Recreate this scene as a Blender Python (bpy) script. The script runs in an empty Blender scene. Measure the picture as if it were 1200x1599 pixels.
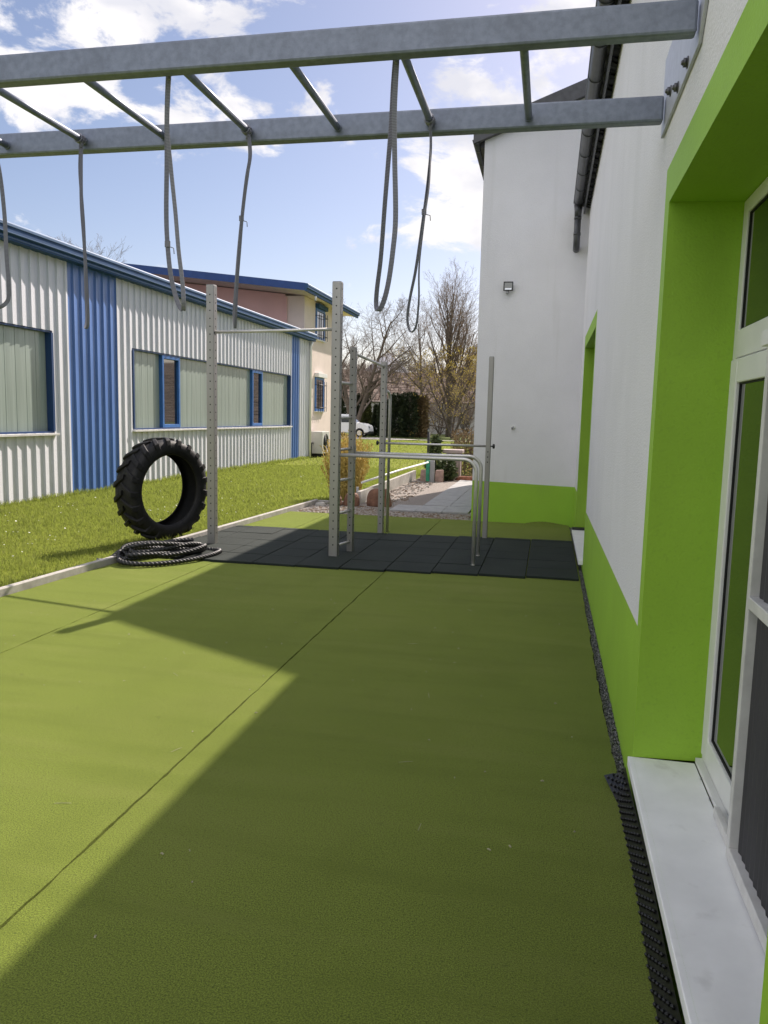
import bpy, math, random
import numpy as np
from mathutils import Vector, Matrix

scene = bpy.context.scene
COL = scene.collection
RND = random.Random(11)

# ------------------------------------------------------------------ camera
cd = bpy.data.cameras.new('camera')
cam = bpy.data.objects.new('camera', cd)
COL.objects.link(cam)
cd.sensor_fit = 'VERTICAL'
cd.sensor_height = 24.0
cd.sensor_width = 18.0
cd.lens = 24.0 * 1210.0 / 1599.0
cd.clip_start = 0.05
cd.clip_end = 3000.0
_r, _u, _b = Vector((.978, .2071, .0232)), Vector((-.0481, .116, .9921)), Vector((.2028, -.9714, .1234))
mw = Matrix(((_r.x, _u.x, _b.x), (_r.y, _u.y, _b.y), (_r.z, _u.z, _b.z)))
cam.matrix_world = Matrix.Translation((0, 0, 1.68)) @ mw.to_4x4()
scene.camera = cam

# ------------------------------------------------------------------ sky, sun, exposure
SUN = Vector((.35, 1.146, 1.0)).normalized()
EL = math.asin(SUN.z)
AZ = math.atan2(SUN.x, SUN.y)
world = bpy.data.worlds.new('World')
scene.world = world
world.use_nodes = True
wn, wl = world.node_tree.nodes, world.node_tree.links
wn.clear()
w_out = wn.new('ShaderNodeOutputWorld')
w_bg = wn.new('ShaderNodeBackground')
w_sky = wn.new('ShaderNodeTexSky')
w_sky.sky_type = 'NISHITA'
w_sky.sun_disc = False
w_sky.sun_elevation = EL
w_sky.sun_rotation = AZ
w_sky.air_density = 1.0
w_sky.dust_density = 0.7
w_sky.ozone_density = 2.0
w_bg.inputs['Strength'].default_value = 0.08
wl.new(w_bg.outputs[0], w_out.inputs[0])


def wmath(op, a, b=None, c=None):
    n = wn.new('ShaderNodeMath')
    n.operation = op
    for i, v in enumerate((a, b, c)):
        if v is None:
            continue
        if isinstance(v, (int, float)):
            n.inputs[i].default_value = v
        else:
            wl.new(v, n.inputs[i])
    return n.outputs[0]


def build_clouds():
    tc = wn.new('ShaderNodeTexCoord')
    sep = wn.new('ShaderNodeSeparateXYZ')
    wl.new(tc.outputs['Generated'], sep.inputs[0])
    z = wmath('MAXIMUM', sep.outputs[2], .03)
    comb = wn.new('ShaderNodeCombineXYZ')
    wl.new(wmath('DIVIDE', sep.outputs[0], z), comb.inputs[0])
    wl.new(wmath('DIVIDE', sep.outputs[1], z), comb.inputs[1])
    n1 = wn.new('ShaderNodeTexNoise')
    n1.inputs['Scale'].default_value = 7.5
    n1.inputs['Detail'].default_value = 9
    n1.inputs['Roughness'].default_value = .62
    n1.inputs['Distortion'].default_value = .25
    sc_ = wn.new('ShaderNodeMapping')
    sc_.inputs['Scale'].default_value = (1, 1, 1.9)
    wl.new(tc.outputs['Generated'], sc_.inputs[0])
    wl.new(sc_.outputs[0], n1.inputs['Vector'])
    # drifts of cloud: direction, angular size, weight
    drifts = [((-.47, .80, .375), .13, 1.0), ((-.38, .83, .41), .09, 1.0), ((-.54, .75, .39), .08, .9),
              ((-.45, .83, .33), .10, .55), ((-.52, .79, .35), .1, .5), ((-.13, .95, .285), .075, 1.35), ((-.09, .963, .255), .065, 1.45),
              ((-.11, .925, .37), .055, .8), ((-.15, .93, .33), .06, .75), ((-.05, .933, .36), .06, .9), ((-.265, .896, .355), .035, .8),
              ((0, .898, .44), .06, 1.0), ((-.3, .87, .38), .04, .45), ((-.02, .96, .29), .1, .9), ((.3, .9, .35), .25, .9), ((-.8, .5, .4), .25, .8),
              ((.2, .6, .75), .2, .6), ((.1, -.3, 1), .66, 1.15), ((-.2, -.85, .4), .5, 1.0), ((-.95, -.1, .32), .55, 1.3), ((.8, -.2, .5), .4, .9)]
    tot = tot_fill = None
    for k, (d, s, w) in enumerate(drifts):
        vd = wn.new('ShaderNodeVectorMath')
        vd.operation = 'DISTANCE'
        wl.new(tc.outputs['Generated'], vd.inputs[0])
        vd.inputs[1].default_value = Vector(d).normalized()
        q = wmath('DIVIDE', vd.outputs['Value'], s)
        g = wmath('MULTIPLY', wmath('EXPONENT', wmath('MULTIPLY', wmath('MULTIPLY', q, q), -1.0)), w)
        tot = g if tot is None else wmath('MAXIMUM', tot, g)
        if k >= len(drifts) - 4:          # unseen clouds overhead, behind and aside, added extra bright to fill the shade
            tot_fill = g if tot_fill is None else wmath('MAXIMUM', tot_fill, g)
    v = wmath('ADD', wmath('MULTIPLY', tot, .42), wmath('MULTIPLY', wmath('SUBTRACT', n1.outputs['Fac'], .5), 1.9))
    mr = wn.new('ShaderNodeMapRange')
    mr.interpolation_type = 'SMOOTHSTEP'
    mr.inputs['From Min'].default_value = .24
    mr.inputs['From Max'].default_value = .44
    wl.new(v, mr.inputs['Value'])
    fac = wmath('MULTIPLY', mr.outputs[0], .93)
    # thicker cores turn faintly grey
    n2 = wn.new('ShaderNodeTexNoise')
    n2.inputs['Scale'].default_value = 11.0
    n2.inputs['Detail'].default_value = 5
    wl.new(sc_.outputs[0], n2.inputs['Vector'])
    cr = wn.new('ShaderNodeMixRGB')
    cr.inputs[1].default_value = (6.4, 6.4, 6.9, 1)
    cr.inputs[2].default_value = (8.6, 8.3, 8.2, 1)
    mr2 = wn.new('ShaderNodeMapRange')
    mr2.inputs['From Min'].default_value = .38
    mr2.inputs['From Max'].default_value = .58
    wl.new(n2.outputs['Fac'], mr2.inputs['Value'])
    wl.new(mr2.outputs[0], cr.inputs[0])
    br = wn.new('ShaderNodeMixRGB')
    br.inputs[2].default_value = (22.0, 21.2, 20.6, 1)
    wl.new(wmath('MINIMUM', tot_fill, 1.0), br.inputs[0])
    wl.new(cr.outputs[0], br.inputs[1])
    tint = wn.new('ShaderNodeMixRGB')
    tint.blend_type = 'MULTIPLY'
    tint.inputs[0].default_value = 1.0
    tint.inputs[2].default_value = (1.16, 1.0, .99, 1)
    wl.new(w_sky.outputs[0], tint.inputs[1])
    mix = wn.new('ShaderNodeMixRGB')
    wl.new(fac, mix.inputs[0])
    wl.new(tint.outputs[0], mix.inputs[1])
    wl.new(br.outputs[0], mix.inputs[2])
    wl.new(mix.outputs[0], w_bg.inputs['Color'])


build_clouds()

sl = bpy.data.lights.new('sun', 'SUN')
sl.energy = 5.0
sl.angle = math.radians(.53)
sl.color = (1.0, .89, .80)
so = bpy.data.objects.new('sun', sl)
COL.objects.link(so)
so.rotation_euler = SUN.to_track_quat('Z', 'Y').to_euler()
so.location = (10, 30, 30)

vs = scene.view_settings
vs.view_transform = 'Standard'
vs.look = 'None'
vs.gamma = 1.0
vs.use_curve_mapping = False
vs.exposure = 0.65

# ------------------------------------------------------------------ materials


def lin(r, g, b):
    def f(c):
        c /= 255.0
        return c / 12.92 if c <= .04045 else ((c + .055) / 1.055) ** 2.4
    return (f(r), f(g), f(b))


MATS = {}


def mat(name, col, rough=.6, metal=0.0, var=0.0, vscale=4.0, bump=0.0, bscale=150.0, bdist=.004, spec=.5,
        col2=None, stretch=None, detail=5, sheen=0.0, trans=0.0, lo=.35, hi=.65):
    m = bpy.data.materials.new(name)
    m.use_nodes = True
    nt = m.node_tree
    N, L = nt.nodes, nt.links
    p = N['Principled BSDF']
    p.inputs['Base Color'].default_value = (*col, 1)
    p.inputs['Roughness'].default_value = rough
    p.inputs['Metallic'].default_value = metal
    p.inputs['Specular IOR Level'].default_value = spec
    if sheen:
        p.inputs['Sheen Weight'].default_value = sheen
        p.inputs['Sheen Roughness'].default_value = .5
    if trans:
        p.inputs['Transmission Weight'].default_value = trans
    vec = None
    if var or bump or col2:
        tc = N.new('ShaderNodeTexCoord')
        mp = N.new('ShaderNodeMapping')
        if stretch:
            mp.inputs['Scale'].default_value = stretch
        L.new(tc.outputs['Object'], mp.inputs[0])
        vec = mp.outputs[0]
    if var or col2:
        n = N.new('ShaderNodeTexNoise')
        n.inputs['Scale'].default_value = vscale
        n.inputs['Detail'].default_value = detail
        n.inputs['Roughness'].default_value = .6
        L.new(vec, n.inputs['Vector'])
        mr = N.new('ShaderNodeMapRange')
        mr.inputs['From Min'].default_value = lo
        mr.inputs['From Max'].default_value = hi
        L.new(n.outputs['Fac'], mr.inputs['Value'])
        mx = N.new('ShaderNodeMixRGB')
        a = tuple(c * (1 - var) for c in col)
        b = col2 if col2 else tuple(min(1, c * (1 + var)) for c in col)
        mx.inputs[1].default_value = (*a, 1)
        mx.inputs[2].default_value = (*b, 1)
        L.new(mr.outputs[0], mx.inputs[0])
        L.new(mx.outputs[0], p.inputs['Base Color'])
    if bump:
        n = N.new('ShaderNodeTexNoise')
        n.inputs['Scale'].default_value = bscale
        n.inputs['Detail'].default_value = 3
        L.new(vec, n.inputs['Vector'])
        b = N.new('ShaderNodeBump')
        b.inputs['Strength'].default_value = bump
        b.inputs['Distance'].default_value = bdist
        L.new(n.outputs['Fac'], b.inputs['Height'])
        L.new(b.outputs[0], p.inputs['Normal'])
    MATS[name] = m
    return m


def extra_layer(m, col, scale, lo, hi, amount=1.0, stretch=None, detail=4, kind='noise'):
    """mix another patchy colour over a material's base colour"""
    nt = m.node_tree
    N, L = nt.nodes, nt.links
    p = N['Principled BSDF']
    tc = N.new('ShaderNodeTexCoord')
    mp = N.new('ShaderNodeMapping')
    if stretch:
        mp.inputs['Scale'].default_value = stretch
    L.new(tc.outputs['Object'], mp.inputs[0])
    if kind == 'noise':
        n = N.new('ShaderNodeTexNoise')
        n.inputs['Detail'].default_value = detail
        out = n.outputs['Fac']
    else:
        n = N.new('ShaderNodeTexVoronoi')
        out = n.outputs['Distance']
    n.inputs['Scale'].default_value = scale
    L.new(mp.outputs[0], n.inputs['Vector'])
    mr = N.new('ShaderNodeMapRange')
    mr.inputs['From Min'].default_value = lo
    mr.inputs['From Max'].default_value = hi
    mr.inputs['To Max'].default_value = amount
    L.new(out, mr.inputs['Value'])
    mx = N.new('ShaderNodeMixRGB')
    src = p.inputs['Base Color'].links
    if src:
        L.new(src[0].from_socket, mx.inputs[1])
    else:
        mx.inputs[1].default_value = p.inputs['Base Color'].default_value
    mx.inputs[2].default_value = (*col, 1)
    L.new(mr.outputs[0], mx.inputs[0])
    L.new(mx.outputs[0], p.inputs['Base Color'])


WHITE = mat('white_render', (.775, .765, .795), .75, var=.03, vscale=1.3, bump=.8, bscale=95, bdist=.007, spec=.2)
extra_layer(WHITE, (.62, .62, .63), 1.2, .55, .8, .35, stretch=(1, 1, .25))
extra_layer(WHITE, (.58, .575, .56), 5.5, .60, .85, .45, stretch=(1, 1, .07), detail=6)
extra_layer(WHITE, (.70, .69, .68), 60, .55, .75, .5, detail=2)
GREEN = mat('green_render', (.30, .52, .035), .62, var=.04, vscale=2.0, bump=.4, bscale=95, bdist=.005, spec=.55)
extra_layer(GREEN, (.25, .42, .05), 1.7, .56, .8, .3, stretch=(1, 1, .5))
extra_layer(GREEN, (.36, .50, .10), 7, .66, .9, .2, stretch=(1, 1, .15), detail=6)
extra_layer(GREEN, (.25, .43, .035), 60, .55, .75, .5, detail=2)
TURF = mat('turf', (.154, .200, .029), .95, var=.5, vscale=190, bump=1.0, bscale=420, bdist=.006, spec=.05, detail=3, sheen=.12)
TURF.node_tree.nodes['Principled BSDF'].inputs['Sheen Tint'].default_value = (1.0, .94, .62, 1)
extra_layer(TURF, (.19, .215, .050), .9, .5, .75, .5)
extra_layer(TURF, (.120, .160, .020), 2.0, .50, .72, .55, stretch=(.35, 3.0, 1), detail=5)
extra_layer(TURF, (.21, .235, .058), 1.6, .55, .75, .35, stretch=(.4, 2.6, 1.4), detail=5)
extra_layer(TURF, (.105, .145, .017), .7, .45, .75, .5)
extra_layer(TURF, (.11, .145, .018), 2.3, .55, .78, .45, stretch=(1, .6, 1))
extra_layer(TURF, (.05, .07, .012), 105, .60, .74, .75, detail=2, stretch=(.8, 1.2, 1))
extra_layer(TURF, (.25, .27, .065), 60, .62, .80, .4, detail=3)
extra_layer(TURF, (.045, .06, .012), 14, .68, .80, .5, detail=6)
TURFDARK = mat('turf_backing', (.018, .02, .012), .95)
LAWN = mat('lawn_soil', (.175, .20, .026), .95, var=.45, vscale=14, bump=.7, bscale=90, bdist=.02, spec=.1)
extra_layer(LAWN, (.20, .18, .05), 3.0, .55, .75, .5)
extra_layer(LAWN, (.085, .115, .016), 1.1, .52, .75, .6, detail=7)
BLADE = mat('grass_blade', (.185, .215, .055), .75, col2=(.30, .31, .10), vscale=6, spec=.2, var=.15)
bp = BLADE.node_tree.nodes['Principled BSDF']
_tr = BLADE.node_tree.nodes.new('ShaderNodeBsdfTranslucent')
_tr.inputs['Color'].default_value = (.28, .34, .06, 1)
_mx = BLADE.node_tree.nodes.new('ShaderNodeMixShader')
_mx.inputs[0].default_value = .5
BLADE.node_tree.links.new(bp.outputs[0], _mx.inputs[1])
BLADE.node_tree.links.new(_tr.outputs[0], _mx.inputs[2])
BLADE.node_tree.links.new(_mx.outputs[0], BLADE.node_tree.nodes['Material Output'].inputs[0])
DAISY = mat('daisy_white', (.75, .75, .70), .8)
FIELD = mat('field', (.09, .115, .03), .95, var=.3, vscale=.12, spec=.1)
GRAVEL = mat('gravel', (.17, .15, .135), .9, col2=(.42, .37, .33), vscale=70, bump=1.0, bscale=75, bdist=.02, spec=.2, detail=2, lo=.38, hi=.62)
GRAVELD = mat('dark_gravel', (.05, .05, .055), .9, col2=(.34, .33, .34), vscale=110, bump=1.0, bscale=110, bdist=.012, spec=.2, detail=2, lo=.42, hi=.62)
PEBBLE = mat('pebble', (.20, .175, .155), .85, col2=(.42, .38, .34), vscale=30, spec=.3)
BARKCHIP = mat('bark_chip', (.13, .085, .055), .9, col2=(.28, .21, .15), vscale=30, spec=.2)
CONC = mat('concrete', (.42, .40, .37), .85, var=.14, vscale=9, bump=.4, bscale=140, spec=.2)
extra_layer(CONC, (.20, .19, .17), 3.5, .55, .8, .6)
FLAG = mat('paving_slab', (.36, .355, .35), .8, var=.09, vscale=6, bump=.3, bscale=160, spec=.25)
RUBBER = mat('rubber_granulate', (.014, .020, .016), .9, var=.35, vscale=240, bump=.6, bscale=300, bdist=.004, spec=.35, detail=2)
extra_layer(RUBBER, (.028, .036, .030), 1.6, .45, .75, .6)
TYRE = mat('tyre_rubber', (.0075, .0075, .008), .62, var=.3, vscale=18, bump=.25, bscale=60, spec=.35)
extra_layer(TYRE, (.055, .05, .043), 7, .6, .8, .35)
ROPE = mat('rope_fibre', (.009, .009, .010), .5, var=.3, vscale=60, bump=.4, bscale=400, bdist=.002, spec=.6)
ROPESLEEVE = mat('rope_sleeve', (.20, .20, .21), .5, var=.3, vscale=40)
STEEL = mat('brushed_steel', (.33, .32, .305), .42, metal=.75, var=.08, vscale=5, bump=.05, bscale=300, stretch=(1, 1, .15))
TUBE = mat('steel_tube', (.60, .585, .56), .38, metal=.55, var=.06, vscale=20)
HOLE = mat('hole_dark', (.012, .012, .012), .9)
GALV = mat('galvanised', (.22, .245, .31), .48, metal=.45, var=.12, vscale=34, stretch=(1, 1, 1), spec=.4, bump=.1, bscale=200)
extra_layer(GALV, (.13, .14, .17), 7, .52, .75, .45, stretch=(1, 1, .5), detail=7)
GALVP = mat('galvanised_plate', (.50, .51, .56), .5, metal=.35, var=.06, vscale=20)
BOLT = mat('bolt_steel', (.16, .16, .17), .45, metal=.8)
BLACKP = mat('black_plastic', (.014, .014, .015), .45, spec=.5)
ZINC = mat('dark_zinc', (.085, .088, .095), .42, metal=.5, var=.15, vscale=7)
TILE = mat('roof_tile', (.022, .022, .025), .7, var=.3, vscale=14)
VERGE = mat('verge_slate', (.10, .10, .11), .7, var=.15, vscale=12)
PVC = mat('white_pvc', (.74, .74, .72), .35, var=.03, vscale=6, spec=.5)
ALU = mat('white_alu', (.62, .61, .59), .45, var=.10, vscale=8)
extra_layer(ALU, (.42, .36, .31), 6, .55, .8, .5, stretch=(1, 1, .2))
SILLM = mat('sill_slab', (.88, .875, .865), .5, var=.04, vscale=5, bump=.08, bscale=80, spec=.4)
extra_layer(SILLM, (.50, .49, .47), 9, .63, .80, .5, detail=6)
extra_layer(SILLM, (.56, .55, .53), 2.2, .58, .85, .45, stretch=(1.5, .6, 1), detail=6)
GLASS = mat('window_glass', (.012, .014, .013), .03, spec=.9)
GLASS.node_tree.nodes['Principled BSDF'].inputs['IOR'].default_value = 1.9
GASKET = mat('gasket', (.008, .008, .008), .7)
SCREEN = mat('pleated_screen', (.040, .039, .043), .8, var=.15, vscale=4, stretch=(1, 1, .1))
CORR = mat('corrugated_white', (.62, .63, .67), .42, var=.06, vscale=2.0, stretch=(1, 1, .3), spec=.45)
extra_layer(CORR, (.48, .47, .45), 5.0, .58, .82, .35, stretch=(1, 1, .18), detail=6)
CORRB = mat('corrugated_blue', (.09, .18, .44), .32, var=.1, vscale=2.0, stretch=(1, 1, .3), spec=.45)
FASC = mat('fascia_blue', (.032, .08, .18), .6, var=.12, vscale=3, spec=.2)
FASCL = mat('fascia_light', (.10, .17, .29), .5, var=.12, vscale=3, spec=.3)
FRONTB = mat('front_blue', (.025, .065, .21), .5, var=.1, spec=.3)
BLUEF = mat('blue_frame', (.035, .14, .40), .40, var=.1)
NAVY = mat('navy_frame', (.015, .05, .15), .40)
PROFILIT = mat('channel_glass', (.28, .335, .30), .16, col2=(.34, .40, .36), vscale=7, stretch=(1, 1, .05), spec=.55, detail=3)
extra_layer(PROFILIT, (.22, .265, .24), 16, .5, .7, .4, stretch=(1, 1, .04))
CREAM = mat('cream_plaster', (.70, .595, .54), .9, var=.05, vscale=1.5, bump=.2, bscale=60)
PINK = mat('pink_plaster', (.68, .43, .40), .9, var=.06, vscale=.8, bump=.2, bscale=60)
ROOFD = mat('flat_roof', (.10, .10, .11), .9)
ACM = mat('ac_casing', (.50, .50, .47), .5, var=.06)
DARK = mat('dark_void', (.01, .01, .01), .95)
BARK = mat('bark', (.115, .09, .07), .9, var=.3, vscale=6)
TWIG = mat('twig', (.19, .15, .12), .9, var=.25, vscale=2)
TWIGP = mat('twig_pale', (.22, .165, .125), .9, var=.25, vscale=2)
CATKIN = mat('young_leaf', (.58, .43, .10), .8, var=.25, vscale=1.5)
THUJA = mat('conifer_leaf', (.020, .034, .014), .8, col2=(.055, .075, .026), vscale=2.5)
THUJAY = mat('yellow_conifer', (.055, .075, .018), .8, col2=(.13, .14, .035), vscale=2.5)
SPRUCE = mat('spruce_needle', (.055, .085, .032), .8, col2=(.13, .16, .055), vscale=9)
GOLD = mat('golden_stem', (.50, .36, .09), .7, col2=(.66, .50, .17), vscale=9)
GOLDL = mat('golden_leaf', (.52, .38, .08), .75, col2=(.70, .54, .19), vscale=11)
HEDGEB = mat('beech_hedge', (.13, .085, .04), .9, col2=(.27, .19, .085), vscale=7)
BOULDER = mat('red_sandstone', (.19, .095, .06), .85, var=.3, vscale=7, bump=.6, bscale=20, bdist=.03)
BLOCKP = mat('pink_block', (.40, .27, .23), .85, var=.2, vscale=10, bump=.4, bscale=30)
TABLEM = mat('pale_stone', (.45, .36, .34), .7, var=.1, vscale=8)
BRICKR = mat('red_earth', (.26, .10, .055), .9, var=.3, vscale=14, bump=.8, bscale=30, bdist=.02)
SLEEVE = mat('green_sleeve', (.03, .30, .17), .5, var=.2, vscale=8)
RAILW = mat('white_paint', (.80, .80, .78), .4)
CARP = mat('car_white', (.78, .78, .77), .22, spec=.6)
CARG = mat('car_glass', (.02, .03, .045), .05, spec=.8)
FARW = mat('far_wall', (.52, .50, .48), .9, var=.06, vscale=.6)
FARROOF = mat('far_roof', (.10, .075, .06), .9, var=.15, vscale=.8)
ROAD = mat('driveway', (.42, .38, .34), .9, var=.12, vscale=.8)
HILLM = mat('wooded_hill', (.075, .045, .032), .95, col2=(.13, .085, .058), vscale=.09, detail=8, bump=1, bscale=.4, bdist=3)
WOODM = mat('winter_wood', (.09, .058, .042), .95, col2=(.15, .10, .075), vscale=.15)
MOUNT = mat('far_mountain', (.25, .26, .30), .95, var=.2, vscale=.02)
LAMPGL = mat('lamp_glass', (.30, .30, .29), .15, spec=.6)
LAMPREF = mat('lamp_reflector', (.65, .65, .66), .2, metal=.9)
GREYP = mat('grey_plastic', (.32, .32, .33), .5)


def webbing():
    m = mat('strap_webbing', (.15, .15, .17), .75, spec=.3)
    nt = m.node_tree
    N, L = nt.nodes, nt.links
    p = N['Principled BSDF']
    tc = N.new('ShaderNodeTexCoord')
    w = N.new('ShaderNodeTexWave')
    w.wave_type = 'BANDS'
    w.bands_direction = 'Z'
    w.inputs['Scale'].default_value = 58
    w.inputs['Distortion'].default_value = .3
    L.new(tc.outputs['Object'], w.inputs['Vector'])
    mx = N.new('ShaderNodeMixRGB')
    mx.inputs[1].default_value = (.13, .13, .16, 1)
    mx.inputs[2].default_value = (.30, .30, .36, 1)
    L.new(w.outputs['Fac'], mx.inputs[0])
    L.new(mx.outputs[0], p.inputs['Base Color'])
    return m


WEB = webbing()

# ------------------------------------------------------------------ mesh helpers
ORG = {}          # world origin of every thing (for parts built in world coordinates)


class MB:
    def __init__(self):
        self.v, self.f, self.mi, self.sm = [], [], [], []

    def face(self, pts, m=0, smooth=False):
        n = len(self.v)
        self.v += [tuple(p) for p in pts]
        self.f.append(tuple(range(n, n + len(pts))))
        self.mi.append(m)
        self.sm.append(smooth)

    def box(self, x0, y0, z0, x1, y1, z1, m=0):
        x0, x1 = min(x0, x1), max(x0, x1)
        y0, y1 = min(y0, y1), max(y0, y1)
        z0, z1 = min(z0, z1), max(z0, z1)
        n = len(self.v)
        self.v += [(x0, y0, z0), (x1, y0, z0), (x1, y1, z0), (x0, y1, z0), (x0, y0, z1), (x1, y0, z1), (x1, y1, z1), (x0, y1, z1)]
        for q in ((0, 3, 2, 1), (4, 5, 6, 7), (0, 1, 5, 4), (1, 2, 6, 5), (2, 3, 7, 6), (3, 0, 4, 7)):
            self.f.append(tuple(n + i for i in q))
            self.mi.append(m)
            self.sm.append(False)
        return self

    def loft(self, rings, cap=True, m=0, smooth=True, closed=False):
        n = len(self.v)
        k = len(rings[0])
        for r in rings:
            self.v += [tuple(p) for p in r]
        cnt = len(rings)
        for i in range(cnt if closed else cnt - 1):
            a, b = n + i * k, n + ((i + 1) % cnt) * k
            for j in range(k):
                self.f.append((a + j, a + (j + 1) % k, b + (j + 1) % k, b + j))
                self.mi.append(m)
                self.sm.append(smooth)
        if cap and not closed:
            self.f.append(tuple(n + j for j in range(k))[::-1])
            self.f.append(tuple(n + (cnt - 1) * k + j for j in range(k)))
            self.mi += [m, m]
            self.sm += [False, False]
        return self

    def tube(self, pts, r, n=10, m=0, cap=True, smooth=True, lobes=0, twist=0.0):
        pts = [Vector(p) for p in pts]
        rr = r if isinstance(r, (list, tuple)) else [r] * len(pts)
        t0 = (pts[1] - pts[0]).normalized()
        ref = Vector((0, 0, 1)) if abs(t0.z) < .9 else Vector((1, 0, 0))
        u = t0.cross(ref).normalized()
        rings, s = [], 0.0
        for i, p in enumerate(pts):
            if i == 0:
                t = t0
            elif i == len(pts) - 1:
                t = (pts[i] - pts[i - 1]).normalized()
            else:
                t = (pts[i + 1] - pts[i - 1]).normalized()
            if i:
                s += (pts[i] - pts[i - 1]).length
            u = (u - t * u.dot(t))
            if u.length < 1e-6:
                u = t.orthogonal()
            u.normalize()
            w = t.cross(u)
            ring = []
            for j in range(n):
                a = 2 * math.pi * j / n
                q = rr[i]
                if lobes:
                    q *= .56 + .44 * abs(math.cos(lobes * .5 * (a - twist * s))) ** .75
                ring.append(p + (u * math.cos(a) + w * math.sin(a)) * q)
            rings.append(ring)
        self.loft(rings, cap, m, smooth)
        return self

    def rod(self, a, b, r, n=4, r2=None, m=0):
        """light two-ring tube without caps, for twigs"""
        a, b = Vector(a), Vector(b)
        t = (b - a).normalized()
        u = t.orthogonal().normalized()
        w = t.cross(u)
        r2 = r if r2 is None else r2
        k = len(self.v)
        for p, q in ((a, r), (b, r2)):
            for j in range(n):
                an = 2 * math.pi * j / n
                self.v.append(tuple(p + (u * math.cos(an) + w * math.sin(an)) * q))
        for j in range(n):
            self.f.append((k + j, k + (j + 1) % n, k + n + (j + 1) % n, k + n + j))
            self.mi.append(m)
            self.sm.append(True)

    def prism(self, outline, axis, a, b, m=0):
        """2-D outline extruded along axis 0/1/2 from a to b"""
        def P(p, t):
            if axis == 0:
                return (t, p[0], p[1])
            if axis == 1:
                return (p[0], t, p[1])
            return (p[0], p[1], t)
        k, n = len(self.v), len(outline)
        self.v += [P(p, a) for p in outline] + [P(p, b) for p in outline]
        self.f.append(tuple(range(k, k + n)))
        self.f.append(tuple(range(k + 2 * n - 1, k + n - 1, -1)))
        for j in range(n):
            self.f.append((k + j, k + n + j, k + n + (j + 1) % n, k + (j + 1) % n))
        self.mi += [m] * (n + 2)
        self.sm += [False] * (n + 2)
        return self

    def disc(self, c, nrm, r, h, n=10, m=0, r2=None):
        c, nrm = Vector(c), Vector(nrm).normalized()
        u = nrm.orthogonal().normalized()
        w = nrm.cross(u)
        r2 = r if r2 is None else r2
        ra = [c + (u * math.cos(2 * math.pi * j / n) + w * math.sin(2 * math.pi * j / n)) * r for j in range(n)]
        rb = [c + nrm * h + (u * math.cos(2 * math.pi * j / n) + w * math.sin(2 * math.pi * j / n)) * r2 for j in range(n)]
        self.loft([ra, rb], True, m, True)
        return self

    def sphere(self, c, r, nu=12, nv=8, m=0, half=False):
        c = Vector(c)
        if isinstance(r, (int, float)):
            r = (r, r, r)
        rings = []
        lo = 0 if half else -math.pi / 2
        for i in range(nv + 1):
            a = lo + (math.pi / 2 - lo) * i / nv
            ca = max(math.cos(a), .01)
            rings.append([c + Vector((r[0] * ca * math.cos(2 * math.pi * j / nu), r[1] * ca * math.sin(2 * math.pi * j / nu), r[2] * math.sin(a))) for j in range(nu)])
        self.loft(rings, True, m, True)
        return self

    def build(self, name, mats, parent=None, origin=None, bevel=0.0, recalc=False):
        if not isinstance(mats, (list, tuple)):
            mats = [mats]
        if parent is not None:
            off = Vector(ORG[parent.name])
        elif origin is not None:
            off = Vector(origin)
        else:
            a = np.array(self.v)
            off = Vector(((a[:, 0].min() + a[:, 0].max()) / 2, (a[:, 1].min() + a[:, 1].max()) / 2, a[:, 2].min()))
        me = bpy.data.meshes.new(name)
        me.from_pydata([(x - off.x, y - off.y, z - off.z) for x, y, z in self.v], [], self.f)
        me.polygons.foreach_set('material_index', self.mi)
        me.polygons.foreach_set('use_smooth', self.sm)
        for m in mats:
            me.materials.append(m)
        me.update()
        o = bpy.data.objects.new(name, me)
        COL.objects.link(o)
        if parent is not None:
            o.parent = parent
        else:
            o.location = off
        ORG[o.name] = tuple(off)
        if bevel:
            b = o.modifiers.new('bevel', 'BEVEL')
            b.width = bevel
            b.segments = 2
            b.limit_method = 'ANGLE'
            b.angle_limit = math.radians(40)
        return o


def tag(o, label=None, cat=None, group=None, kind=None):
    if label:
        o['label'] = label
    if cat:
        o['category'] = cat
    if group:
        o['group'] = group
    if kind:
        o['kind'] = kind
    return o


def thing(name, loc, label, cat, group=None):
    o = bpy.data.objects.new(name, None)
    COL.objects.link(o)
    o.empty_display_size = .1
    o.location = loc
    ORG[o.name] = tuple(loc)
    return tag(o, label, cat, group)


def quads_object(name, V, mats, kind=None, mi=None):
    """V: (n,4,3) numpy array of quads"""
    n = len(V)
    me = bpy.data.meshes.new(name)
    me.vertices.add(n * 4)
    me.vertices.foreach_set('co', V.reshape(-1).astype(np.float32))
    me.loops.add(n * 4)
    me.loops.foreach_set('vertex_index', np.arange(n * 4, dtype=np.int32))
    me.polygons.add(n)
    me.polygons.foreach_set('loop_start', np.arange(0, n * 4, 4, dtype=np.int32))
    if mi is not None:
        me.polygons.foreach_set('material_index', mi.astype(np.int32))
    for m in mats:
        me.materials.append(m)
    me.update(calc_edges=True)
    o = bpy.data.objects.new(name, me)
    COL.objects.link(o)
    ORG[o.name] = (0, 0, 0)
    if kind:
        o['kind'] = kind
    return o


NP = np.random.RandomState(5)
W = .45                      # x of the white building's near wall


def kx(y):                   # inner face of the kerb along the turf
    return -4.70 + .0573 * (y - 5.9)


# ================================================================== GROUND
g = MB()
g.face([(-1500, -60, -.10), (1500, -60, -.10), (1500, 2500, -.10), (-1500, 2500, -.10)])
tag(g.build('ground', FIELD, origin=(0, 0, -.10)), kind='structure')

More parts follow.
